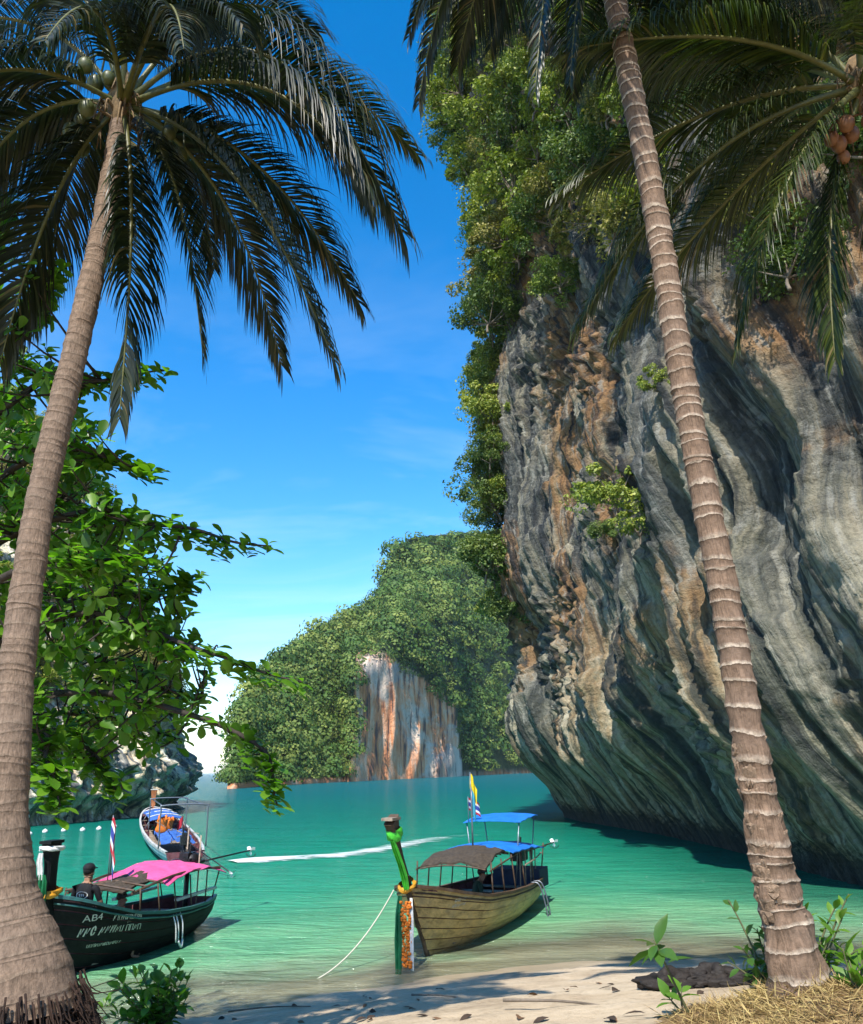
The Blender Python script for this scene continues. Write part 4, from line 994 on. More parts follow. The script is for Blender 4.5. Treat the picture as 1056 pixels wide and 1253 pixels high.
class Hull:
    def __init__(s, L, beam=1.0, bowz=1.5, midz=0.62, sternz=0.60, rake=1.0):
        s.L, s.beam, s.bowz, s.midz, s.sternz, s.rake = L, beam, bowz, midz, sternz, rake
    def b(s, t): return s.beam * np.interp(t, [0, .08, .2, .38, .55, .7, .82, .9, .96, 1], [.58, .74, .9, 1, 1, .93, .80, .62, .38, .055])
    def g(s, t): return np.interp(t, [0, .15, .35, .55, .72, .86, .95, 1], [s.sternz, s.midz * .93, s.midz, s.midz * 1.12, s.midz + .30 * (s.bowz - s.midz), s.midz + .62 * (s.bowz - s.midz), s.midz + .88 * (s.bowz - s.midz), s.bowz])
    def k(s, t): return np.interp(t, [0, .1, .4, .75, .93, 1], [.02, -.12, -.24, -.24, -.20, -.14])
    def P(s, t, q, side, out=0.0):
        t, q = np.broadcast_arrays(np.asarray(t, float), np.asarray(q, float))
        p = np.interp(t, [0, .5, .8, 1], [2.3, 2.3, 1.35, 1.0])
        y = s.b(t) * (1 - q ** p) ** np.interp(t, [0, .5, 1], [.62, .62, .85]) + 0.03 * (1 - q) * 0
        z = s.g(t) + (s.k(t) - s.g(t)) * q
        x = (t - 0.5) * s.L - s.rake * q ** 1.15 * sstep(.62, 1.0, t)
        return V3(x, side * (y + out), z)
    def pt(s, x, z):
        t = np.clip(x / s.L + 0.5, 0, 1)
        for _ in range(6):
            q = np.clip((s.g(t) - z) / (s.g(t) - s.k(t)), 0, 1); t = np.clip((x + s.rake * q ** 1.15 * sstep(.62, 1.0, t)) / s.L + 0.5, 0, 1)
        return t, q

def hull_parts(root, h, M, ns=6, topmat=None, rail=None, inner=None, lap=0.02):
    ts = np.linspace(0, 1, 36)
    # inner shell with transom and floor
    mb = MB(); qs = np.linspace(0, 1, 12)
    for side in (-1, 1):
        Tt, Q = np.meshgrid(ts, qs, indexing='ij'); P = h.P(Tt, Q, side, -0.035)
        P[..., 1] = np.where(side * P[..., 1] < 0, 0, P[..., 1])
        mb.add(P.reshape(-1, 3), grid_faces(36, 12))
    tr = np.vstack([h.P(0 * qs, qs, -1), h.P(0 * qs[::-1], qs[::-1], 1)])
    mb.add(tr, [list(range(len(tr)))])
    mb.add(tr + [0.04, 0, 0], [list(range(len(tr)))])
    hull = mb.build('hull', inner or M, root, True)
    qe = np.linspace(0, 1, ns + 1) ** 1.08
    for side in (-1, 1):
        for i in range(ns):
            q = np.linspace(qe[i] + (0.006 if i else 0), qe[i + 1] - 0.008, 3)
            Tt, Q = np.meshgrid(ts, q, indexing='ij')
            o = np.linspace(0.0, lap, 3)[None] + 0.004
            A = h.P(Tt, Q, side, o); B = h.P(Tt, Q, side, o - 0.03)
            m2 = MB(); m2.add(A.reshape(-1, 3), grid_faces(36, 3)); m2.add(B.reshape(-1, 3), grid_faces(36, 3))
            for c in (0, 2):
                E = np.stack([A[:, c], B[:, c]], 1).reshape(-1, 3); m2.add(E, grid_faces(36, 2))
            m2.build('hull_plank', (topmat if (i == 0 and topmat) else M), hull, True)
    for side in (-1, 1):
        A = h.P(ts, 0 * ts, side, 0.0) + [0, 0, 0.015]
        m2 = MB(); T = norm(np.gradient(A, axis=0))
        sd = norm(np.cross(T, [0, 0, 1.0])) * side
        prof = [(-.06, -.03), (.055, -.03), (.055, .035), (-.06, .035)]
        Q = np.stack([A + sd * a * -side * side + np.array([0, 0, b_]) for a, b_ in prof], 1)
        m2.add(Q.reshape(-1, 3), grid_faces(36, 4, True)); m2.build('gunwale', rail or M, root)
        # rub strake lower down
        C = h.P(ts, 0 * ts + 0.075, side, 0.028); m2 = MB(); m2.tube(C, 0.022, 6); m2.build('rub_rail', rail or M, root, True)
    # floor boards, ribs and thwarts
    m2 = MB()
    n = 9
    for x in np.linspace(0.08, 0.86, 16):
        for side in (-1, 1): m2.tube(h.P(0 * np.linspace(0, .8, 8) + x, np.linspace(0.02, .8, 8), side, -0.06), 0.022, 5)
    m2.build('ribs', inner or M, root)['kind'] = 'stuff'
    for j in range(6):
        tt = np.linspace(0.05, 0.80, 24); w = np.array([float(h.P(a, (h.g(a) - .08) / (h.g(a) - h.k(a)), 1)[1]) * .86 for a in tt])
        y0, y1 = -1 + j / 3 + 0.01, -1 + (j + 1) / 3 - 0.01
        zf = 0.12 + 0.0 * tt
        A = np.stack([V3((tt - .5) * h.L, w * y0, zf), V3((tt - .5) * h.L, w * y1, zf), V3((tt - .5) * h.L, w * y1, zf - .03), V3((tt - .5) * h.L, w * y0, zf - .03)], 1)
        m3 = MB(); m3.add(A.reshape(-1, 3), grid_faces(24, 4, True)); m3.build('floor_board', M_['grey'], root)
    for t in (0.2, 0.34, 0.48, 0.62, 0.74):
        m3 = MB(); m3.box(((t - .5) * h.L, 0, h.g(t) - 0.17), (0.13, h.b(t) * 0.93, 0.018)); m3.build('thwart', M_['grey'], root)
    # fore deck planks
    for j in range(7):
        t0, t1 = 0.80 + j * 0.026, 0.80 + (j + 1) * 0.026 - 0.003
        q = np.array([[(t0 - .5) * h.L, -h.b(t0) * .97, h.g(t0) - .03], [(t0 - .5) * h.L, h.b(t0) * .97, h.g(t0) - .03], [(t1 - .5) * h.L, h.b(t1) * .97, h.g(t1) - .03], [(t1 - .5) * h.L, -h.b(t1) * .97, h.g(t1) - .03]])
        m3 = MB(); m3.add(np.vstack([q, q - [0, 0, .03]]), [[0, 1, 2, 3], [7, 6, 5, 4], [0, 4, 5, 1], [1, 5, 6, 2], [2, 6, 7, 3], [3, 7, 4, 0]]); m3.build('deck_plank', inner or M, root)
    return hull
def prow(root, h, mat, height=1.45, lean=0.15, w0=0.10, w1=0.20, d0=0.26, d1=0.40, cap=None):
    "stem board that runs up the bow and on into the tall prow post"
    L2 = h.L / 2; r = h.rake
    foot = np.array([L2 - r, h.k(1.0) - 0.02]); gun = np.array([L2, h.bowz])
    C = catmull([[foot[0], 0, foot[1]], [L2 - r * .52, 0, h.bowz * 0.45], [gun[0] + 0.02, 0, gun[1]], [gun[0] + lean * .55, 0, gun[1] + height * .5], [gun[0] + lean * 1.0, 0, gun[1] + height]], 10)
    f = np.linspace(0, 1, len(C)); gf = 0.5
    wd = np.interp(f, [0, .45, .55, .8, 1], [.07, .09, w0, w0, w1]); dp = np.interp(f, [0, .3, .5, .7, .85, 1], [.10, .14, d0, d0 * .82, d0 * .9, d1])
    T = norm(np.gradient(C, axis=0)); nx = np.stack([T[:, 2], 0 * f, -T[:, 0]], 1)
    prof = [(-1, -.5), (-1, .5), (-.6, .62), (.75, .62), (1, .35), (1, -.35), (.75, -.62), (-.6, -.62)]
    Q = np.stack([C + nx * (dp * a * .5)[:, None] + np.array([0, 1, 0]) * (wd * b)[:, None] for a, b in prof], 1)
    mb = MB(); mb.add(Q.reshape(-1, 3), grid_faces(len(C), 8, True)); mb.add(Q[-1], [list(range(8))]); mb.add(Q[0], [list(range(7, -1, -1))])
    o = mb.build('prow_post', mat, root)
    if cap:
        mb = MB(); mb.box(C[-1] + T[-1] * 0.02, (d1 * .54, w1 * .68, 0.03)); mb.build('prow_cap', cap, o)
    return C, T, nx, wd, dp
def ribbon(P, width, side, mat, name, parent=None, folds=3, thick=0.012, seed=0):
    P = np.asarray(P, float); n = 22; C = catmull(P, 10); m = len(C); side = norm(side)
    T = norm(np.gradient(C, axis=0)); nn = norm(np.cross(T, side))
    a = np.linspace(-1, 1, n); w = np.broadcast_to(np.asarray(width, float) if np.ndim(width) else width, (len(P),)); w = np.interp(np.linspace(0, 1, m), np.linspace(0, 1, len(P)), w)
    z = 0.18 * np.sin(a * folds * math.pi + seed)[None] * w[:, None] + 0.10 * w[:, None] * pnoise(V3(a[None] * 2 + 0 * C[:, :1], C[:, 2:3] * 3 + 0 * a[None], 0 * C[:, :1] + seed + 0 * a[None]), seed)
    A = C[:, None] + side * (a[None] * w[:, None] * .5)[..., None] + nn[:, None] * z[..., None]
    mb = MB(); B = A + nn[:, None] * thick
    mb.add(A.reshape(-1, 3), grid_faces(m, n)); mb.add(B.reshape(-1, 3), grid_faces(m, n)[:, ::-1])
    for c in (0, n - 1): mb.add(np.stack([A[:, c], B[:, c]], 1).reshape(-1, 3), grid_faces(m, 2))
    for r in (0, m - 1): mb.add(np.stack([A[r], B[r]], 1).reshape(-1, 3), grid_faces(n, 2))
    return mb.build(name, mat, parent, True)
def roof(root, name, x0, x1, w, z0, z1, zm, mat, crown=0.14, thick=0.03, sag=0.02, seed=0):
    n, m = 24, 14; xx = np.linspace(x0, x1, n); yy = np.linspace(-1, 1, m)
    Xg, Yg = np.meshgrid(xx, yy, indexing='ij'); f = (Xg - x0) / (x1 - x0)
    Zg = z0 * (1 - f) + z1 * f + zm * np.sin(math.pi * f) - crown * Yg ** 2 + sag * pnoise(V3(Xg * 2.2, Yg * 2.6, 0 * Xg), seed) * 1.6
    A = V3(Xg, Yg * w, Zg); B = A - [0, 0, thick]; mb = MB()
    mb.add(A.reshape(-1, 3), grid_faces(n, m)); mb.add(B.reshape(-1, 3), grid_faces(n, m)[:, ::-1])
    for c in (0, m - 1): mb.add(np.stack([A[:, c], B[:, c]], 1).reshape(-1, 3), grid_faces(n, 2))
    for r in (0, n - 1): mb.add(np.stack([A[r], B[r]], 1).reshape(-1, 3), grid_faces(m, 2))
    return mb.build(name, mat, root, True)
def post(root, a, b, r, mat, name='canopy_post'):
    mb = MB(); mb.tube(np.linspace(a, b, 3), r, 7); return mb.build(name, mat, root, True)
def flag(root, base, h, strips, w, fh, az=0.0, droop=0.3, mat=None, name='flag'):
    mb = MB(); mb.tube(np.linspace(base, np.asarray(base) + [0, 0, h], 4), 0.014, 6); pl = mb.build('flag_pole', mat or M_['pipe'], root, True)
    n = len(strips); zt = base[2] + h - 0.02; d = np.array([math.cos(az), math.sin(az), 0]); s = np.array([-d[1], d[0], 0])
    tot = sum(k for k, c in strips); acc = 0
    for k, c in strips:
        a = np.linspace(0, 1, 12); z0 = zt - fh * acc / tot; z1 = zt - fh * (acc + k) / tot; acc += k
        rows = []
        for z in (z0, (z0 + z1) / 2, z1):
            rows.append(np.asarray([base[0], base[1], 0]) + d * (a * w)[:, None] * 0.8 + s * (0.10 * w * np.sin(a * 7 + z * 4))[:, None] + np.outer(np.ones(12), [0, 0, z]) + np.outer(a ** 1.3, [0, 0, -droop * fh * 1.2]))
        Q = np.stack(rows, 0); m2 = MB(); m2.add(Q.reshape(-1, 3), grid_faces(3, 12)); m2.add((Q + s * 0.006).reshape(-1, 3), grid_faces(3, 12)[:, ::-1]); m2.build(name, c, pl, True)
    return pl
def engine(root, h, yaw=0.0, rise=0.35, length=3.2, pitch=0.0):
    "car engine on a swivel at the stern with the long propeller shaft"
    x = -h.L / 2 + 0.45; z = h.sternz + rise
    e = MB(); e.box((x, 0, z), (0.34, 0.2, 0.18)); e.box((x + 0.05, 0, z + 0.24), (0.24, 0.13, 0.08)); e.tube(np.array([[x + .3, .16, z + .1], [x - .3, .16, z + .12]]), 0.05, 8); e.tube(np.array([[x + .3, -.17, z + .05], [x - .3, -.17, z + .05]]), 0.06, 8)
    e.tube(np.array([[x + 0.36, 0, z + .02], [x + 0.40, 0, z + .02]]), 0.20, 14); e.tube(np.array([[x + .1, .08, z + .3], [x + .1, .1, z + .52]]), 0.035, 8)
    for q in (-.2, -.07, .07, .2): e.tube(np.array([[x + q, -.1, z + .3], [x + q, -.14, z + .38]]), 0.025, 6)
    en = e.build('engine', M_['iron'], root, False)
    post(root, (x, 0, 0.1), (x, 0, z - .15), 0.06, M_['iron'], 'engine_mount')
    d = np.array([-math.cos(yaw) * math.cos(pitch), math.sin(yaw) * math.cos(pitch), math.sin(pitch)])
    a = np.array([x - .3, 0, z]); tip = a + d * length
    m = MB(); m.tube(np.array([a, a + d * 0.5, a + d * 0.52]), [0.05, 0.045, 0.03], 8); m.tube(np.array([a + d * .5, tip]), 0.024, 8); sh_ = m.build('tail_shaft', M_['iron'], root, True)
    m = MB()
    s = norm(np.cross(d, [0, 0, 1])); u_ = np.cross(s, d)
    for k in range(3):
        th = k * 2.094 + .4; r1 = s * math.cos(th) + u_ * math.sin(th); r2 = -s * math.sin(th) + u_ * math.cos(th)
        q = np.array([tip - d * .03 + r2 * .02, tip + r1 * .10 + r2 * .06 - d * .03, tip + r1 * .17 + r2 * .02, tip + r1 * .12 - r2 * .05 + d * .03, tip + d * .03 - r2 * .02])
        m.add(q, [[0, 1, 2, 3, 4]]); m.add(q + d * .008, [[4, 3, 2, 1, 0]])
    m.tube(np.array([tip - d * .06, tip + d * .07]), [0.035, 0.02], 8); m.build('propeller', M_['prop'], sh_)
    m = MB(); th = np.linspace(.5, 2.64, 12); m.tube(np.array([tip + (s * math.cos(q) + u_ * -math.sin(q)) * .2 for q in th]), 0.012, 5); m.build('propeller_guard', M_['iron'], sh_, True)
    m = MB(); m.tube(catmull([[x + .3, 0, z + .1], [x + .8, .05, z + .22], [x + 1.2, .05, z + .2]], 5), 0.018, 6); m.build('tiller', M_['pipe'], root, True)
def place(bow_uv, stern_uv, sz):
    a = at_z(bow_uv[0], bow_uv[1], 0.0); b = at_z(stern_uv[0], stern_uv[1], sz); d = a - b; d[2] = 0
    return a, b, math.atan2(d[1], d[0]), np.linalg.norm(d)
def boat_root(name, bow_uv, stern_uv, sz, rake):
    a, b, rz, Ln = place(bow_uv, stern_uv, sz); L = Ln + rake
    u = norm(a - b); u[2] = 0; c = b + u * L / 2; c[2] = 0
    return empty(name, c, rz), L
def lettering(root, h, txt, x0, z0, size, slope, mat, side=1, name='lettering', slant=-0.35):
    cu = bpy.data.curves.new(name, 'FONT'); cu.body = txt; cu.size = size; cu.resolution_u = 2; cu.shear = slant
    o = bpy.data.objects.new('tmp', cu); link(o); dg = bpy.context.evaluated_depsgraph_get()
    me = bpy.data.meshes.new_from_object(o.evaluated_get(dg)); bpy.data.objects.remove(o)
    bm = bmesh.new(); bm.from_mesh(me); bmesh.ops.triangulate(bm, faces=bm.faces); bm.to_mesh(me); bm.free()
    V = np.empty(len(me.vertices) * 3, np.float32); me.vertices.foreach_get('co', V); V = V.reshape(-1, 3).astype(float)
    drape(me, V, h, x0, z0, slope, side); me.materials.clear(); return obj(name, me, mat, root)
def drape(me, V, h, x0, z0, slope, side):
    x = x0 - V[:, 0]; z = z0 + V[:, 1] - slope * V[:, 0]; t, q = h.pt(x, z)
    Q = h.P(t, q, side, 0.034); me.vertices.foreach_set('co', np.ascontiguousarray(Q, np.float32).ravel()); me.update()
def scribble(root, h, x0, z0, length, size, slope, mat, seed, side=1, slant=-0.25):
    "a painted line too worn to read: loops and strokes of letter size"
    g = np.random.default_rng(seed); V = []; F = []; x = 0.0
    def stroke(P, w):
        P = np.asarray(P, float); P[:, 0] += slant * P[:, 1]
        T = norm(np.gradient(P, axis=0)); Nn = np.stack([-T[:, 1], T[:, 0]], 1); n0 = len(V)
        for p, n_ in zip(P, Nn): V.append([*(p - n_ * w), 0]); V.append([*(p + n_ * w), 0])
        for i in range(len(P) - 1): F.append([n0 + 2 * i, n0 + 2 * i + 1, n0 + 2 * i + 3, n0 + 2 * i + 2])
    while x < length:
        w = size * g.uniform(.35, .7); k = g.integers(0, 4); hh = size * g.uniform(.75, 1.05); a = np.linspace(0, 6.0, 9)
        if k == 0: stroke(np.stack([x + w * .5 + w * .4 * np.cos(a), hh * .5 + hh * .45 * np.sin(a)], 1), size * .07)
        elif k == 1: stroke([[x, 0], [x, hh], [x + w * .8, hh * .95], [x + w * .8, 0]], size * .07)
        elif k == 2: stroke([[x, hh], [x + w * .1, hh * .1], [x + w * .7, 0], [x + w * .8, hh]], size * .07)
        else: stroke([[x, 0], [x + w * .3, hh], [x + w * .5, hh * .3], [x + w * .8, hh]], size * .07)
        x += w * 1.15 + (size * .4 if g.random() < .12 else 0)
    me = fast_mesh('lettering', np.array(V), np.array(F)); drape(me, np.array(V), h, x0, z0, slope, side); return obj('lettering', me, mat, root)

# ---------------- people: one skinned body each
def person(name, label, loc, rz, shirt, pants, pose='sit', hairmat=None, parent=None, lean=0.0, scale=1.0, cap=False):
    J = {}; E = []
    def j(n, p, r, par=None, reg='shirt'):
        J[n] = (np.array(p, float), r, reg); 
        if par: E.append((par, n))
    j('pelvis', (0, 0, .10), (.155, .12), None, 'pants'); j('waist', (-.01 + lean * .1, 0, .24), (.14, .10), 'pelvis'); j('chest', (.0 + lean * .3, 0, .43), (.165, .115), 'waist'); j('collar', (.0 + lean * .42, 0, .55), (.10, .08), 'chest')
    j('neck', (.025 + lean * .5, 0, .62), (.05, .05), 'collar', 'skin'); j('jaw', (.05 + lean * .56, 0, .69), (.066, .074), 'neck', 'skin'); j('skull', (.035 + lean * .62, 0, .80), (.082, .098), 'jaw', 'skin'); j('crown', (.03 + lean * .64, 0, .86), (.05, .06), 'skull', 'skin')
    j('nose', (.145 + lean * .6, 0, .745), (.014, .014), 'jaw', 'skin')
    for s, n in ((-1, 'r'), (1, 'l')):
        j('ear' + n, (.03 + lean * .6, s * .088, .75), (.013, .02), 'skull', 'skin')
        j('sho' + n, (.0 + lean * .40, s * .185, .52), (.066, .066), 'collar'); j('upa' + n, (.02 + lean * .33, s * .225, .40), (.055, .055), 'sho' + n); j('elb' + n, (.07 + lean * .2, s * .265, .27), (.042, .042), 'upa' + n, 'skin')
        j('for' + n, (.18 + lean * .1, s * .235, .23), (.04, .04), 'elb' + n, 'skin'); j('wri' + n, (.29, s * .18, .20), (.027, .030), 'for' + n, 'skin'); j('pal' + n, (.355, s * .165, .195), (.038, .018), 'wri' + n, 'skin')
        for k, (dy, ln) in enumerate(((-.033, .062), (-.011, .072), (.011, .068), (.032, .052))):
            j(f'f{k}{n}', (.395, s * .165 + dy, .198), (.0095, .0095), 'pal' + n, 'skin'); j(f'g{k}{n}', (.395 + ln * .6, s * .165 + dy, .190), (.009, .009), f'f{k}{n}', 'skin'); j(f'h{k}{n}', (.395 + ln * .85, s * .165 + dy, .165), (.008, .008), f'g{k}{n}', 'skin')
        j('th' + n, (.345, s * .165 - s * .05, .20), (.012, .012), 'pal' + n, 'skin'); j('ti' + n, (.385, s * .165 - s * .07, .19), (.010, .010), 'th' + n, 'skin')
        j('hip' + n, (.03, s * .10, .09), (.10, .10), 'pelvis', 'pants'); j('thi' + n, (.22, s * .13, .115), (.085, .085), 'hip' + n, 'pants'); j('kne' + n, (.42, s * .15, .13), (.062, .062), 'thi' + n, 'pants')
        j('cal' + n, (.44, s * .145, -.05), (.056, .056), 'kne' + n, 'skin'); j('ank' + n, (.45, s * .14, -.26), (.036, .036), 'cal' + n, 'skin'); j('hee' + n, (.45, s * .14, -.31), (.04, .035), 'ank' + n, 'skin'); j('toe' + n, (.60, s * .15, -.325), (.035, .02), 'hee' + n, 'skin')
    names = list(J); me = bpy.data.meshes.new('tmp'); me.from_pydata([J[n][0].tolist() for n in names], [(names.index(a), names.index(b)) for a, b in E], [])
    o = bpy.data.objects.new('tmp', me); link(o)
    o.modifiers.new('skin', 'SKIN'); sk = me.skin_vertices[0].data
    for i, n in enumerate(names): sk[i].radius = J[n][1]; sk[i].use_root = (i == 0)
    m = o.modifiers.new('sub', 'SUBSURF'); m.levels = m.render_levels = 2
    dg = bpy.context.evaluated_depsgraph_get(); dg.update(); body = bpy.data.meshes.new_from_object(o.evaluated_get(dg)); bpy.data.objects.remove(o)
    cs = np.empty(len(body.polygons) * 3, np.float32); body.polygons.foreach_get('center', cs); cs = cs.reshape(-1, 3)
    JP = np.array([J[n][0] for n in names]); reg = [J[n][2] for n in names]; mi = {'skin': 0, 'shirt': 1, 'pants': 2}
    near = np.argmin(np.linalg.norm(cs[:, None] - JP[None], axis=2), axis=1)
    body.materials.clear(); [body.materials.append(x) for x in (M_['skin'], shirt, pants)]
    body.polygons.foreach_set('material_index', np.array([mi[reg[k]] for k in near], np.int32)); body.polygons.foreach_set('use_smooth', np.ones(len(body.polygons), bool)); body.update()
    e = empty(name, loc, rz, scale); tag(e, label, 'person')
    obj('body', body, None, e)
    hm = MB(); hc = np.array([.022 + lean * .62, 0, .815]); hm.ball(hc, (.112, .095, .10), 14, 20, .05)
    V = np.vstack(hm.V); V[:, 2] = np.maximum(V[:, 2], .735 + .6 * np.clip(V[:, 0] - hc[0] + .02, 0, 1)); hm.V = [V]
    hm.build('hair', M_['hair'], e, True)
    if cap:
        cm2 = MB(); cm2.ball(hc + [0, 0, .035], (.118, .102, .085), 12, 18, .02); cm2.box(hc + [.13, 0, .02], (.06, .07, .008)); cm2.build('cap', M_['tblack'], e, True)
    return e
def local(root, p): return np.array(root.location) + np.array(Matrix.Rotation(root.rotation_euler[2], 3, 'Z') @ Vector(p))

# ---------------- A: tan wooden boat with blue awnings
ra, L = boat_root('longtail_boat', (525, 1168), (641, 1076), 0.55, 1.2)
tag(ra, 'unpainted tan wooden boat with blue awnings and green ribbons on its prow', 'boat')
ha = Hull(L, 1.12, 1.55, 0.80, 0.72, 1.2)
hull_parts(ra, ha, M_['tan'], 7, None, M_['tandark'], M_['maroon'], .034)
C, T, nx, wd, dp = prow(ra, ha, M_['tandark'], 1.42, 0.9, .09, .19, .24, .42, M_['grey'])
# wooden stem face
xr = lambda f: (f - .5) * L
zt = 1.16
rf = roof(ra, 'roof_mat', xr(.70), xr(.48), .86, zt + .58, zt + .76, .12, M_['mat_'], .09, .05, .05, 3)
for k in range(7):
    x = xr(.70 - .22 * k / 6); f = k / 6; mb = MB(); yy = np.linspace(-1, 1, 9); mb.tube(V3(0 * yy + x, yy * .86, zt + .58 * (1 - f) + .76 * f + .12 * math.sin(math.pi * f) - .09 * yy ** 2 - .07), .018, 5); mb.build('roof_hoop', M_['tandark'], ra)
roof(ra, 'awning', xr(.50), xr(.14), 1.05, zt + .80, zt + .62, .06, M_['blue'], .14, .025, .03, 5)
for x in (.69, .60, .50, .40, .28, .12):
    for s in (-1, 1):
        t = x; zz = zt + .60 - .04 * abs(x - .5); post(ra, (xr(x), s * ha.b(t) * .96, ha.g(t)), (xr(x), s * .98, zz), .02, M_['tandark'])
for s in (-1, 1):
    mb = MB(); mb.tube(np.array([[xr(.70), s * .98, zt + .40], [xr(.40), s * .99, zt + .60], [xr(.10), s * 1.0, zt + .48]]), .022, 6); mb.build('roof_beam', M_['tandark'], ra)
roof(ra, 'upper_awning', xr(.34), xr(.13), .88, zt + 1.36, zt + 1.46, .03, M_['blue'], .05, .02, .025, 7)
for x in (.33, .15):
    for s in (-1, 1): post(ra, (xr(max(x, .03)), s * .6, .62), (xr(x), s * .80, zt + 1.34), .018, M_['pipe'])
engine(ra, ha, 0.10, .62, 3.3, .02)
flag(ra, (xr(.53), .0, zt + .72), 2.0, [(1, M_['yellow'])], .28, .42, 2.6, .9)
flag(ra, (xr(.53), .02, zt + .72), 1.6, [(1, M_['cyan'])], .18, .60, 2.6, .5, name='streamer')
flag(ra, (xr(.34), -.7, zt + 1.3), .72, [(1, M_['red']), (1, M_['fwhite']), (2, M_['navy']), (1, M_['fwhite']), (1, M_['red'])], .50, .36, 2.4, .5)
# navy dodger, coils and bits in the stern
mb = MB(); mb.box((xr(.13), .25, .78), (.55, .72, .26)); mb.build('engine_dodger', M_['dkblue'], ra)
for k, t in enumerate((.16, .22, .28, .34)): post(ra, (xr(t), .78, .6), (xr(t), .80, 1.7), .018, M_['grey'], 'rail_post')
for s in (-1, 1):
    mb = MB(); mb.tube(catmull([[xr(.10), s * .85, 1.45], [xr(.25), s * 1.02, 1.42], [xr(.38), s * 1.05, 1.38]], 6), .02, 6); mb.build('side_rail', M_['grey'], ra)
# boarding ladder of pipe over the side, and fender ropes
mb = MB()
for dx in (-.16, .16):
    mb.tube(catmull([[xr(.30) + dx, 1.02, .86], [xr(.30) + dx, 1.26, .80], [xr(.30) + dx, 1.42, .25], [xr(.30) + dx, 1.5, -.35]], 5), .022, 6)
for z, y in ((.5, 1.35), (.25, 1.42), (0.0, 1.46)): mb.tube(np.array([[xr(.30) - .16, y, z], [xr(.30) + .16, y, z]]), .02, 6)
mb.build('boarding_ladder', M_['pipe'], ra, True)
scribble(ra, ha, xr(.885), 1.10, .36, .085, -.02, M_['paint'], 5); scribble(ra, ha, xr(.885), .99, .40, .07, -.02, M_['paint'], 6)
# ribbons tied round the prow (they hang there, each a thing of its own)
def along(f, off=0.0, y=0.0):
    k = f * (len(C) - 1); i = int(min(k, len(C) - 2)); w = k - i; return C[i] * (1 - w) + C[i + 1] * w + (nx[i] * (1 - w) + nx[i + 1] * w) * off + np.array([0, y, 0])
def wrap(f, hgt, rx, ry, mat, name, label, seed):
    c = along(f); th = np.linspace(0, 2 * math.pi, 40, endpoint=False); rows = []
    for a in np.linspace(-1, 1, 9):
        wob = 1 + .10 * np.sin(th * 3 + a * 2 + seed) + .06 * np.sin(th * 7 + seed * 2 + a * 5)
        rows.append(c + T[int(f * (len(C) - 1))] * (a * hgt) + np.outer(np.cos(th) * rx * wob * (1 - .15 * a * a), nx[int(f * (len(C) - 1))]) + np.outer(np.sin(th) * ry * wob * (1 - .15 * a * a), [0, 1, 0]) + np.outer(np.cos(th), [0, 0, .04 * np.sin(seed)]))
    Q = np.stack(rows, 0).reshape(-1, 3); mb = MB(); mb.add(Q, grid_faces(9, 40, True)); Q2 = (Q - c) * .9 + c; mb.add(Q2, grid_faces(9, 40, True)[:, ::-1])
    o = mb.build(name, mat, None, True); o.matrix_world = Matrix.LocRotScale(ra.location, ra.rotation_euler, None); return tag(o, label, 'ribbon')
def free(o, label, cat, rt=None):
    rt = rt or ra; o.matrix_world = Matrix.LocRotScale(rt.location, rt.rotation_euler, None); return tag(o, label, cat)
wrap(.90, .13, .22, .17, M_['green'], 'silk_wrap', 'bright green silk wrapped round the top of the tan boat prow', 1)
free(ribbon([along(.89, .20, .02), along(.82, .18, .03), along(.72, .15, .05), along(.62, .15, .06), along(.53, .19, .06)], [.10, .14, .14, .16, .12], (0, 1, 0), M_['green'], 'silk_ribbon', folds=3, seed=2), 'bright green silk ribbon hanging down the front of the tan prow', 'ribbon')
wrap(.515, .06, .22, .19, M_['gold'], 'silk_wrap', 'golden silk band tied round the foot of the tan prow', 3)
p0 = along(.50, .26, -.10)
free(ribbon([p0, p0 + [.05, -.02, -.4], p0 + [.06, -.03, -.9], p0 + [.05, -.03, -1.5]], [.10, .16, .18, .15], (.2, 1, 0), M_['dgreen'], 'silk_drape', folds=2, seed=4), 'dark green sash hanging from the tan prow to the water', 'ribbon')
g = np.random.default_rng(3); mb = MB()
for st in range(3):
    q0 = along(.50, .27, -.02 + st * .075)
    for i in range(30):
        mb.ball(q0 + g.normal(size=3) * .012 + [0.04 * math.sin(i * .25) + .02, .015 * math.sin(i * .7 + st), -.12 - i * .042], np.array([.04, .04, .032]) * g.uniform(.7, 1.25), 6, 8, .3)
free(mb.build('flower_garland', M_['garl'], None, True), 'orange flower garlands hanging from the tan prow', 'garland')
p0 = along(.49, .27, .16)
free(ribbon([p0, p0 + [.04, .02, -.45], p0 + [.04, .02, -1.0], p0 + [.03, .02, -1.38]], [.06, .09, .08, .07], (.2, 1, 0), M_['fwhite'], 'white_ribbon', folds=2, seed=6), 'thin white ribbon hanging beside the orange garlands', 'ribbon')
# mooring line from the bow to the shallows
pa = local(ra, (L / 2 - .55, -ha.b(.93) - .02, ha.g(.93) - .02)); pb = at_z(388, 1198, -.02)
mb = MB(); mb.tube(bez(pa, (pa + pb) / 2 + [0, 0, -.5], pb, 24), .014, 6); mb.build('mooring_rope', M_['rope'], None, True); tag(bpy.data.objects['mooring_rope'], 'pale mooring rope running from the tan bow into the shallows', 'rope')
pr = local(ra, (xr(.585), .15, .52))
person('person', 'person in dark green shirt hunched under the roof of the tan boat', pr, ra.rotation_euler[2] + 2.2, M_['tgreen'], M_['shorts'], lean=.35, scale=1.08)

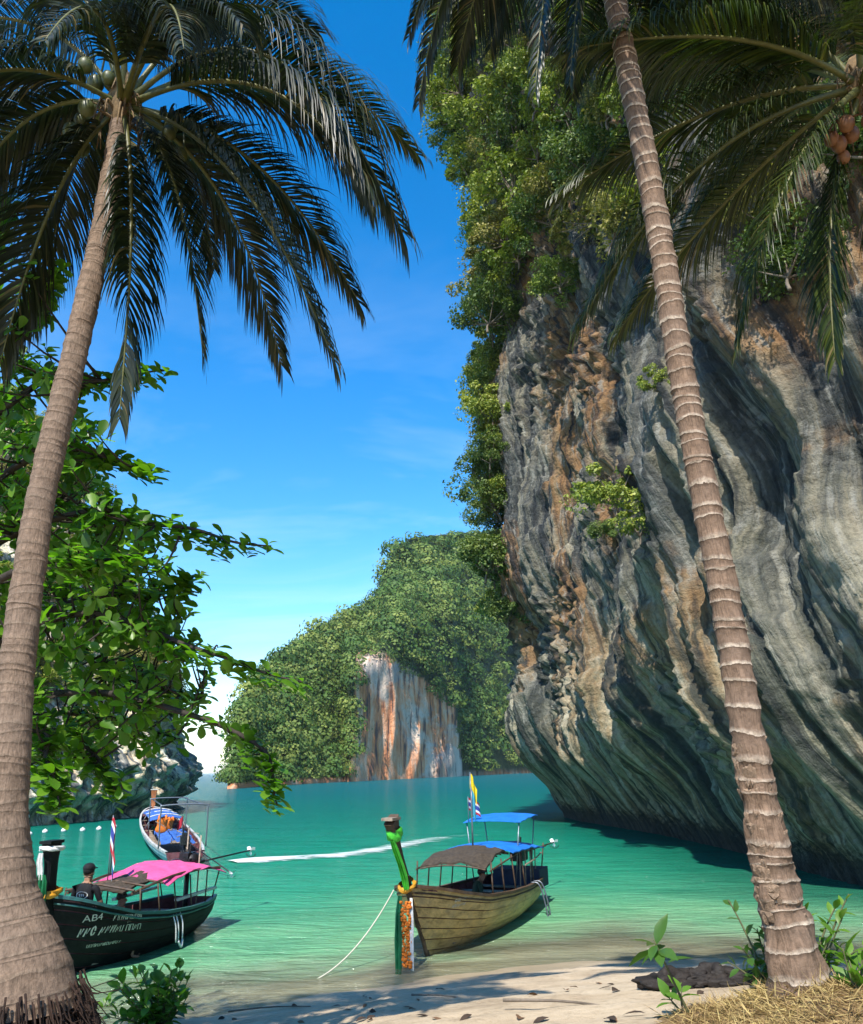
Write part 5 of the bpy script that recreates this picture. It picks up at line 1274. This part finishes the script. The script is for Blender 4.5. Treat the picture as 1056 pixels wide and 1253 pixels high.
# ---------------- B: black boat with pink awning
rb, L = boat_root('longtail_boat', (78, 1194), (236, 1103), 0.60, 0.8)
tag(rb, 'black painted boat with teal rail, white lettering and pink awning', 'boat')
hb = Hull(L, 1.10, 1.62, 0.78, 0.74, 0.8)
hull_parts(rb, hb, M_['black'], 6, None, M_['teal'], M_['maroon'], .012)
xr = lambda f: (f - .5) * L
C, T, nx, wd, dp = prow(rb, hb, M_['black'], 1.05, 0.12, .13, .20, .34, .42, M_['black'])
zt = 1.02
mb = MB()
for s in (-1, 1): mb.tube(catmull([[xr(.72), s * .8, zt + .42], [xr(.5), s * .9, zt + .58], [xr(.3), s * .92, zt + .60], [xr(.05), s * .9, zt + .5]], 6), .03, 6)
for x in (.72, .62, .52): mb.tube(np.array([[xr(x), -.86, zt + .48], [xr(x), 0, zt + .60], [xr(x), .86, zt + .48]]), .028, 6)
mb.build('roof_frame', M_['tandark'], rb)
roof(rb, 'roof_mat', xr(.70), xr(.46), .5, zt + .50, zt + .66, .03, M_['mat_'], .08, .05, .04, 9)
roof(rb, 'awning', xr(.52), xr(.02), 1.0, zt + .62, zt + .50, .22, M_['pink'], .16, .02, .06, 11)
for x in (.70, .58, .46, .33, .18, .06):
    for s in (-1, 1): post(rb, (xr(x), s * hb.b(x) * .95, hb.g(x)), (xr(x), s * .93, zt + .52), .018, M_['tandark'])
post(rb, (xr(.47), -.8, .5), (xr(.44), -.85, zt + 1.75), .02, M_['iron'], 'mast'); post(rb, (xr(.13), .5, .5), (xr(.12), .5, zt + 1.35), .02, M_['grey'], 'mast'); post(rb, (xr(.03), -.2, .5), (xr(.02), -.2, zt + 1.5), .02, M_['grey'], 'mast')
engine(rb, hb, 0.18, .85, 2.9, .03)
mb = MB(); mb.ball((xr(.06), .1, zt + .72), (.28, .22, .17), 10, 14, .25); mb.build('tarp_bundle', M_['iron'], rb, True)
flag(rb, (xr(.60), -.3, zt + .6), 1.45, [(1, M_['red']), (1, M_['fwhite']), (2, M_['navy']), (1, M_['fwhite']), (1, M_['red'])], .34, .60, 1.0, 1.4)
for s in (-1, 1):
    mb = MB(); mb.box((xr(.24), s * .85, 1.02), (1.1, .05, .03)); mb.build('side_seat', M_['white'], rb)
lettering(rb, hb, 'AB4', xr(.915), 1.05, .20, -.03, M_['paint'])
scribble(rb, hb, xr(.825), 1.0, .75, .11, .085, M_['paint'], 11); scribble(rb, hb, xr(.905), .76, .42, .20, .06, M_['paint'], 12); scribble(rb, hb, xr(.83), .76, .9, .14, .075, M_['paint'], 13); scribble(rb, hb, xr(.86), .5, .70, .07, .03, M_['paint'], 14)
mb = MB()
for dx in (-.1, .12, .25): mb.tube(catmull([[xr(.46) + dx, 1.06, .86], [xr(.46) + dx, 1.18, .55], [xr(.46) + dx * .9, 1.2, .18]], 4), .02, 6)
mb.tube(catmull([[xr(.46) - .1, 1.2, .2], [xr(.46) + .0, 1.23, .05], [xr(.46) + .14, 1.21, .2]], 5), .03, 6); mb.build('boarding_step', M_['prop'], rb, True)
def wrapb(f, hgt, mat, label, seed, rx=.26, ry=.22):
    global ra
    keep, ra = ra, rb; o = wrap(f, hgt, rx, ry, mat, 'silk_wrap', label, seed); ra = keep; return o
wrapb(.95, .05, M_['fwhite'], 'white cloth band round the top of the black prow', 1, .27, .24)
free(ribbon([along(.93, .26, -.05), along(.85, .28, -.06), along(.76, .26, -.05), along(.66, .25, -.04)], [.10, .14, .14, .10], (0, 1, 0), M_['fwhite'], 'white_ribbon', folds=2, seed=3), 'white ribbon hanging from the top of the black prow', 'ribbon', rb)
free(ribbon([along(.72, .25, .0), along(.64, .26, .02), along(.56, .27, .03), along(.50, .30, .03)], [.16, .26, .26, .2], (0, 1, 0), M_['dgreen'], 'silk_drape', folds=3, seed=5), 'dark green silk draped on the lower black prow', 'ribbon', rb)
wrapb(.535, .07, M_['gold'], 'golden silk knotted at the foot of the black prow', 7, .29, .24)
p1 = local(rb, (xr(.83), .10, hb.g(.83) - .26))
pb_ = person('person', 'person in black shirt with white oval back print seated on the black boat bow', p1, rb.rotation_euler[2] + math.pi + .1, M_['tblack'], M_['tblack'], lean=.05, scale=1.25, cap=True)
# the printed oval on the back
mb = MB(); th = np.linspace(0, 2 * math.pi, 28, endpoint=False)
ring = []
for r_ in (1.0, .86): ring.append(np.stack([-.140 + .05 * (np.cos(th) * r_) ** 2 * .6 + .0 * th, .105 * r_ * np.cos(th), .43 + .062 * r_ * np.sin(th)], 1))
mb.add(np.vstack(ring), [[i, (i + 1) % 28, 28 + (i + 1) % 28, 28 + i] for i in range(28)])
for k in range(3):
    a = np.array([[-.136, -.05 + k * .034, .41], [-.136, -.03 + k * .034, .41], [-.136, -.022 + k * .034, .45], [-.136, -.042 + k * .034, .45]]); mb.add(a, [[0, 1, 2, 3]])
mb.build('back_print', M_['paint'], pb_)
p2 = local(rb, (xr(.66), .15, .42))
person('person', 'person in dark red shirt sitting low behind the black shirt on the black boat', p2, rb.rotation_euler[2] + math.pi * .65, M_['red2'], M_['red2'], lean=.2, scale=1.1)

# ---------------- C: blue and white boat beyond
rc_, L = boat_root('longtail_boat', (186, 1010), (226, 1050), 0.45, 0.8)
tag(rc_, 'pale blue boat with orange prow and blue canvas, beyond the pink awning', 'boat')
hc_ = Hull(L, 1.35, 1.40, 0.75, 0.70, 0.8)
xr = lambda f: (f - .5) * L
hull_parts(rc_, hc_, M_['pale'], 6, M_['white'], M_['white'], M_['maroon'], .014)
C, T, nx, wd, dp = prow(rc_, hc_, M_['orange'], 1.35, 0.10, .30, .42, .30, .40, M_['white'])
zt = 1.1
roof(rc_, 'canvas_cover', xr(.80), xr(.42), .98, zt + .35, zt + .40, .10, M_['midblue'], .18, .03, .09, 15)
for k in range(3):
    x = xr(.74 - .13 * k); mb = MB(); yy = np.linspace(-1, 1, 9); mb.tube(V3(0 * yy + x, yy * 1.0, zt + .50 - .18 * yy ** 2), .035, 6); mb.build('white_batten', M_['white'], rc_, True)
for x in (.78, .62, .44):
    for s in (-1, 1): post(rc_, (xr(x), s * hc_.b(x) * .92, hc_.g(x)), (xr(x), s * .95, zt + .24), .022, M_['pipe'])
mb = MB()
for x in (.40, .05): mb.tube(catmull([[xr(x), -1.05, .75], [xr(x), -1.05, zt + 1.25], [xr(x), -.9, zt + 1.5], [xr(x), .9, zt + 1.5], [xr(x), 1.05, zt + 1.25], [xr(x), 1.05, .75]], 6), .035, 7)
for s in (-1, 1): mb.tube(np.array([[xr(.40), s * .95, zt + 1.46], [xr(.05), s * .95, zt + 1.46]]), .03, 6)
mb.build('pipe_frame', M_['pipe'], rc_, True)
engine(rc_, hc_, -0.35, .45, 4.6, -.22)
roof(rc_, 'side_tarp', xr(.36), xr(.12), .8, .95, .9, .10, M_['midblue'], .15, .03, .12, 18)
flag(rc_, (xr(.22), -.4, .8), 1.1, [(1, M_['red'])], .4, .45, 2.0, .9)
gb = np.random.default_rng(77)
mb = MB()
for k in range(14): 
    a = np.array([xr(gb.uniform(.04, .26)), gb.uniform(-.8, .8), gb.uniform(.8, 1.4)]); mb.tube(np.array([a, a + gb.normal(size=3) * [.5, .5, .2]]), .022, 5)
mb.build('loose_poles', M_['grey'], rc_)['kind'] = 'stuff'
def vest(p, rz, label, sc=1.0):
    n, m = 12, 14; a = np.linspace(0, 1, n)[:, None]; th = np.linspace(0, 2 * math.pi, m, endpoint=False)[None]
    w = .25 * (1 - .28 * a ** 3) ; V = V3(w * np.cos(th) * (1 + .12 * np.sin(a * 9)), .12 * np.sin(th) * (1 + .10 * np.sin(a * 9)) + 0 * a, .55 * a + 0 * th).reshape(-1, 3)
    mb = MB(); mb.add(V, grid_faces(n, m, True)); mb.add(V[:m], [list(range(m))]); 
    for s in (-1, 1): mb.tube(catmull([[s * .15, .09, .5], [s * .14, .0, .66], [s * .15, -.09, .5]], 5), .05, 7)
    o = mb.build('life_vest', M_['vest'], None, True); o.location = tuple(p); o.rotation_euler = (0.2, 0, rz); o.scale = (sc,) * 3; return tag(o, label, 'life vest')
vest(local(rc_, (xr(.27), .55, 1.0)), .4, 'orange life vest hung at the stern of the pale blue boat', 1.25)
vest(local(rc_, (xr(.30), .15, .95)), 1.2, 'orange life vest lying against the blue tarp in the pale blue boat', 1.1)
# ================================================================== SMALL THINGS
# straw-covered mound at the foot of the right palm
mc = np.array([rp0[0] + .35, rp0[1] - .1])
xa = np.linspace(-3.2, 3.2, 120); X, Y = np.meshgrid(xa, xa); R = np.hypot(X * .95, Y)
top_z = rp0[2] + 0.10
def mound_z(x, y):
    r = np.hypot((x - mc[0]) * .95, y - mc[1]); h0 = 1.25 * np.exp(-(r / 1.15) ** 2) + .25 * np.exp(-(r / 2.2) ** 2)
    return h0
gzv = np.array([[gz(mc[0] + x, mc[1] + y) for x in xa] for y in xa])
gc = gz(mc[0], mc[1]); hmax = top_z - gc
prof = lambda r: np.interp(r, [0, .3, .5, .72, 1.0, 1.5, 3.4], [1.0, .97, .80, .52, .22, .02, -.15])
Zm = gzv + hmax * prof(R) + .05 * fbm(V3(X * 1.6, Y * 1.6, 0 * X), 4, 301) * sstep(3, 1.5, R) - .03
N = NT('mound_litter'); pos = N.n('NewGeometry').outputs['Position']; a = N.noise(pos, 3, 6, .65); b = N.noise(pos, 40, 4, .7)
c = N.ramp(a, [(.3, (.13, .085, .045)), (.5, (.26, .17, .08)), (.7, (.38, .27, .12))]); c = N.mix(.7, c, N.ramp(b, [(.3, (.35, .3, .28)), (.6, (1, 1, 1))]), 'MULTIPLY')
me = fast_mesh('straw_mound', V3(mc[0] + X, mc[1] + Y, Zm).reshape(-1, 3), grid_faces(120, 120), True)
tag(obj('mound', me, N.done(N.principled(c, .95, N.bump(b, .9, .03), .15))), kind='structure')
g = np.random.default_rng(51); n = 11000
rr = 1.35 * np.sqrt(g.random(n)) * g.random(n) ** .15; th = g.uniform(0, 6.28, n); px_, py_ = rr * np.cos(th), rr * np.sin(th)
def mz(x, y):
    fx = np.clip((x + 3.2) / 6.4 * 119, 0, 118.9); fy = np.clip((y + 3.2) / 6.4 * 119, 0, 118.9); i, j = fy.astype(int), fx.astype(int); u_, v_ = fx - j, fy - i
    return (Zm[i, j] * (1 - u_) + Zm[i, j + 1] * u_) * (1 - v_) + (Zm[i + 1, j] * (1 - u_) + Zm[i + 1, j + 1] * u_) * v_
D = rand_dir(n, g); D[:, 2] = np.abs(D[:, 2]) * .35; D = norm(D); Ln = g.uniform(.05, .19, n)
p0 = V3(mc[0] + px_, mc[1] + py_, mz(px_, py_) + .004)
V, F = leaf_quads(p0, D, norm(g.normal(size=(n, 3)) * .4 + [0, 0, 1]), Ln, g.uniform(.004, .010, n), .3)
STR = leaf_mat('straw', (.17, .10, .045), (.36, .25, .10), (.55, .43, .17), .7, .15, .25, (1, 1, .8), .8)
tag(obj('straw_litter', fast_mesh('straw_litter', V, F), STR), 'dry straw and leaf litter scattered over the palm mound', 'straw', kind='stuff')

# ---- small leafy plants
GL = leaf_mat('young_leaf', (.05, .11, .015), (.10, .21, .025), (.19, .33, .045), .4, .4, .4, (1.2, 1.6, .4), 3)
GD = leaf_mat('herb_leaf', (.025, .06, .012), (.05, .12, .02), (.09, .18, .03), .4, .35, .4, (1.2, 1.6, .4), 3)
STEM = simple('green_stem', (.10, .10, .04), .7, .3, 10, .3)
def leaf_shape(V0, d, up, L, W):
    "pointed oval leaf with a folded midrib: returns verts, faces"
    y = norm(np.cross(up, d)); z = np.cross(d, y); rows = [(0, .04), (.25, .75), (.5, 1), (.75, .7), (1, .04)]; V = []
    for a, w in rows:
        s = -.22 * a * a
        for k in (-1, 0, 1): V.append(V0 + d * (a * L) + y * (k * w * W * .5) + z * ((abs(k) * w * W * .14) + s * L))
    return np.array(V), np.array([[3 * i + k, 3 * i + k + 1, 3 * i + 4 + k, 3 * i + 3 + k] for i in range(4) for k in (0, 1)])
def plant(name, label, cat, base, stems, L, W, mat, seed, group=None, per=10, up_bias=.3, start=.25):
    "stems: list of tip offsets from the base; every leaf is a piece of the plant"
    g = np.random.default_rng(seed); e = empty(name, base); tag(e, label, cat, group); base = np.asarray(base, float)
    for s in stems:
        tip = base + np.asarray(s, float); C = bez(base, (base + tip) / 2 + [g.normal() * .05, g.normal() * .05, .08 * np.linalg.norm(s)], tip, 14)
        mb = MB(); mb.tube(C, np.linspace(.010, .004, 14) * (1 + np.linalg.norm(s) * .4), 6); mb.build('stem', STEM, e, True, True)
        for i in range(per):
            f = start + (1 - start) * (i + g.random()) / per; k = min(13, int(f * 13)); p = C[k]; T = norm(C[min(13, k + 1)] - C[k - 1])
            a = i * 2.4 + g.uniform(-.4, .4); e1 = norm(np.cross(T, [.2, .3, 1])); e2 = np.cross(T, e1); d = norm(e1 * math.cos(a) + e2 * math.sin(a) + T * (.35 if i < per - 2 else 1.2) + [0, 0, up_bias])
            l = L * g.uniform(.65, 1.15); V, F = leaf_shape(p, d, norm(np.array([0, 0, 1.0]) + g.normal(size=3) * .3), l, l * W)
            obj('leaf', fast_mesh('leaf', V, F, True), mat, e, True)
    return e
def on_ground(u, v):
    r = pdir(u, v); t = np.linspace(3, 26, 900); P = CAM + r * t[:, None]
    for p in P:
        if p[2] <= gz(p[0], p[1]): return p
    return P[-1]
# sapling on the sand
sb = on_ground(846, 1248); tip1 = at_y(800, 1150, sb[1] - .1) - sb; tip2 = at_y(826, 1186, sb[1]) - sb
sp = plant('sapling', 'lone sapling with drooping leaves standing on the sand left of the mound', 'sapling', sb, [tip1], .24, .42, GD, 61, None, 9, -.35, .86)
plant('seedling', 'tiny seedling with two leaf tufts at the foot of the sapling', 'seedling', on_ground(838, 1243), [at_y(842, 1212, sb[1]) - sb, at_y(829, 1228, sb[1]) - sb + [.0, .1, 0]], .16, .5, GL, 62, None, 5, .1, .5)
for i in range(3):
    pass
mb = MB(); q0 = bez(sb, sb + tip1 * .5 + [.03, 0, .05], sb + tip1, 10)[6]; V, F = leaf_shape(q0, norm(np.array([.8, 0, .3])), np.array([0, 0, 1.0]), .2, .1); mb.add(V, F); o = mb.build('leaf', GD, sp, True, True)
# shrubs behind the right palm
q = at_y(945, 1196, 8.0); q[2] = min(q[2], 2.0)
g = np.random.default_rng(5)
st = [(g.uniform(-.45, .1), g.uniform(-.2, .3), g.uniform(.25, .85)) for i in range(11)]
plant('shrub', 'dark leafy shrub on the water side of the straw mound, left of the ringed trunk', 'shrub', q, st, .13, .5, GD, 63, None, 9, .2, .3)
q = at_y(990, 1200, 7.9); q[2] = min(q[2], 2.1)
st = [(g.uniform(-.1, .55), g.uniform(-.2, .3), g.uniform(.25, .8)) for i in range(11)]
plant('shrub', 'bright green shrub behind the ringed trunk on the side towards the cliff', 'shrub', q, st, .15, .45, GL, 64, None, 9, .3, .25)
q = at_y(1058, 1225, 6.6)
st = [(g.uniform(-.16, .2), g.uniform(-.1, .2), g.uniform(.2, .5)) for i in range(6)]
plant('broadleaf_seedling', 'upright seedling with long bright leaves on the cliff side of the straw mound', 'seedling', q - [0, 0, .1], st, .22, .38, GL, 65, None, 5, .6, .3)
# bush at the left palm's foot
q = on_ground(196, 1262); 
st = [(g.uniform(-.75, .65), g.uniform(-.4, .4), g.uniform(.25, 1.0)) for i in range(38)]
plant('leafy_bush', 'low bright green bush on the sand beside the swollen palm foot', 'bush', q - [0, 0, .05], st, .24, .62, GL, 66, None, 9, .3, .25)
q = on_ground(122, 1244)
plant('seedling', 'small pale seedling between the palm foot and the low bush', 'seedling', q, [(-.12, 0, .22), (.12, .05, .32), (.28, 0, .26)], .17, .45, GL, 67, None, 5, .3, .35)
# dark driftwood and stones lying on the wet sand by the mound
dw = on_ground(905, 1206); g = np.random.default_rng(71)
mb = MB()
for k in range(7): mb.ball(dw + [-.75 + k * .26, g.uniform(-.1, .1), .03 + .05 * math.sin(k * .8)], (g.uniform(.2, .34), .16, g.uniform(.06, .12)), 22, 28, .8)
mb.build('driftwood_heap', simple('wet_driftwood', (.022, .016, .012), .7, .5, 9, .9), None, True)
tag(bpy.data.objects['driftwood_heap'], 'dark weedy driftwood heap on the sand beside the straw mound', 'driftwood')
# scattered beach litter: each leaf and twig is a thing
LIT = [simple('dead_leaf', (.16, .085, .04), .8, .4, 12, .4), simple('dead_leaf_dark', (.055, .035, .022), .8, .4, 12, .4)]
g = np.random.default_rng(81)
for i in range(46):
    u, v = g.uniform(260, 900), g.uniform(1200, 1252); p = on_ground(u, v)
    if p[2] < .08: continue
    a = g.uniform(0, 6.28); V, F = leaf_shape(p + [0, 0, .02], np.array([math.cos(a), math.sin(a), .05]), norm(np.array([g.normal() * .3, g.normal() * .3, 1])), g.uniform(.10, .2), g.uniform(.05, .10))
    tag(obj('fallen_leaf', fast_mesh('fallen_leaf', V, F, True), LIT[i % 2]), 'dry fallen leaf lying on the beach sand', 'leaf', 'fallen leaves on the sand')
for i, (u, v, ln) in enumerate(((540, 1222, .5), (330, 1236, .7), (690, 1232, .6))):
    p = on_ground(u, v); a = g.uniform(-.5, .5); d = np.array([math.cos(a), math.sin(a), 0]) * ln
    mb = MB(); mb.tube(catmull([p - d + [0, 0, .02], p + [0, .03, .04], p + d + [0, 0, .02]], 5), np.linspace(.016, .008, 11), 6)
    tag(mb.build('twig', BARK, None, True), 'bare twig washed up on the sand', 'twig', 'twigs on the sand')
# white net floats in a line off the headland
for i, (u, v) in enumerate(((36, 1022), (55, 1019), (78, 1017.5), (101, 1017), (121, 1015.5), (140, 1013))):
    p = at_z(u, v, 0); mb = MB(); mb.ball((0, 0, .08), (.2, .2, .17), 12, 16); mb.tube(np.array([[0, 0, .22], [0, 0, .29]]), .04, 8)
    o = mb.build('net_float', M_['fwhite'], None, True); o.location = tuple(p); tag(o, 'round white float of the line off the rocky headland', 'float', 'white floats off the headland')
# white water: wake of the passing boat
N = NT('foam'); pos = N.n('NewGeometry').outputs['Position']; uv = N.n('UVMap', uv_map='flow').outputs[0]; s = N.n('SeparateXYZ', {0: uv})
a = N.noise(pos, 1.4, 6, .7, .5, (.5, 1.4, 1)); ed = N.math('MULTIPLY', s.outputs[0], 1.0)
m = N.map(N.math('ADD', N.math('MULTIPLY', a, 1.1), N.math('MULTIPLY', ed, .62)), .64, 1.1, 0, .95, True)
FOAM = N.done(N.n('MixShader', {0: m, 1: N.n('BsdfTransparent', {0: (1, 1, 1)}), 2: N.n('BsdfDiffuse', {0: (.72, .77, .77)})}))
def foam_strip(name, label, px, w, dens):
    P = catmull([at_z(u, v, .012) for u, v in px], 16); n = len(P); T = norm(np.gradient(P, axis=0)); Sd = np.cross(T, [0, 0, 1.0])
    a = np.linspace(-1, 1, 9); ww = np.interp(np.linspace(0, 1, n), np.linspace(0, 1, len(w)), w); dd = np.interp(np.linspace(0, 1, n), np.linspace(0, 1, len(dens)), dens)
    V = P[:, None] + Sd[:, None] * (a[None] * ww[:, None])[..., None] + np.array([0, 0, 1.0]) * (.10 * (1 - a ** 2)[None] * np.minimum(ww, .6)[:, None])[..., None]
    me = fast_mesh(name, V.reshape(-1, 3), grid_faces(n, 9), True); set_uv(me, np.stack(np.broadcast_arrays((1 - a ** 2)[None] * dd[:, None], dd[:, None]), -1).reshape(-1, 2))
    tag(obj(name, me, FOAM), label, 'wake', kind='stuff')
foam_strip('boat_wake', 'white foaming wake curving from the pale blue boat behind the tan prow', [(284, 1055), (320, 1052), (370, 1049.5), (420, 1046), (470, 1039), (530, 1027), (580, 1022)], [1.0, 1.5, 1.3, 1.2, 1.3, 1.2, .6], [1.0, .9, .6, .6, .55, .4, .15])
0 and foam_strip('boat_wake', 'thin faint wake line on the open water beyond the tan boat', [(250, 1018), (330, 1024), (420, 1022), (480, 1013), (540, 1006), (620, 1004)], [.5, .6, .6, .6, .6, .5], [.1, .25, .3, .35, .3, .1])
# ------------------------------------------------------------------ sea air: a thin even haze
mb = MB(); mb.box((0, 3500, 54.0), (9600, 9600, 67.0))
N = NT('sea_haze')
pv_ = N.n('VolumePrincipled', {'Color': (0.80, 0.90, 1.0), 'Density': 0.00006, 'Anisotropy': 0.1})
N.t.links.new(pv_.outputs[0], N.out.inputs['Volume'])
hz = mb.build('haze', N.m); tag(hz, 'thin bluish sea haze over the whole bay', 'haze', kind='stuff')
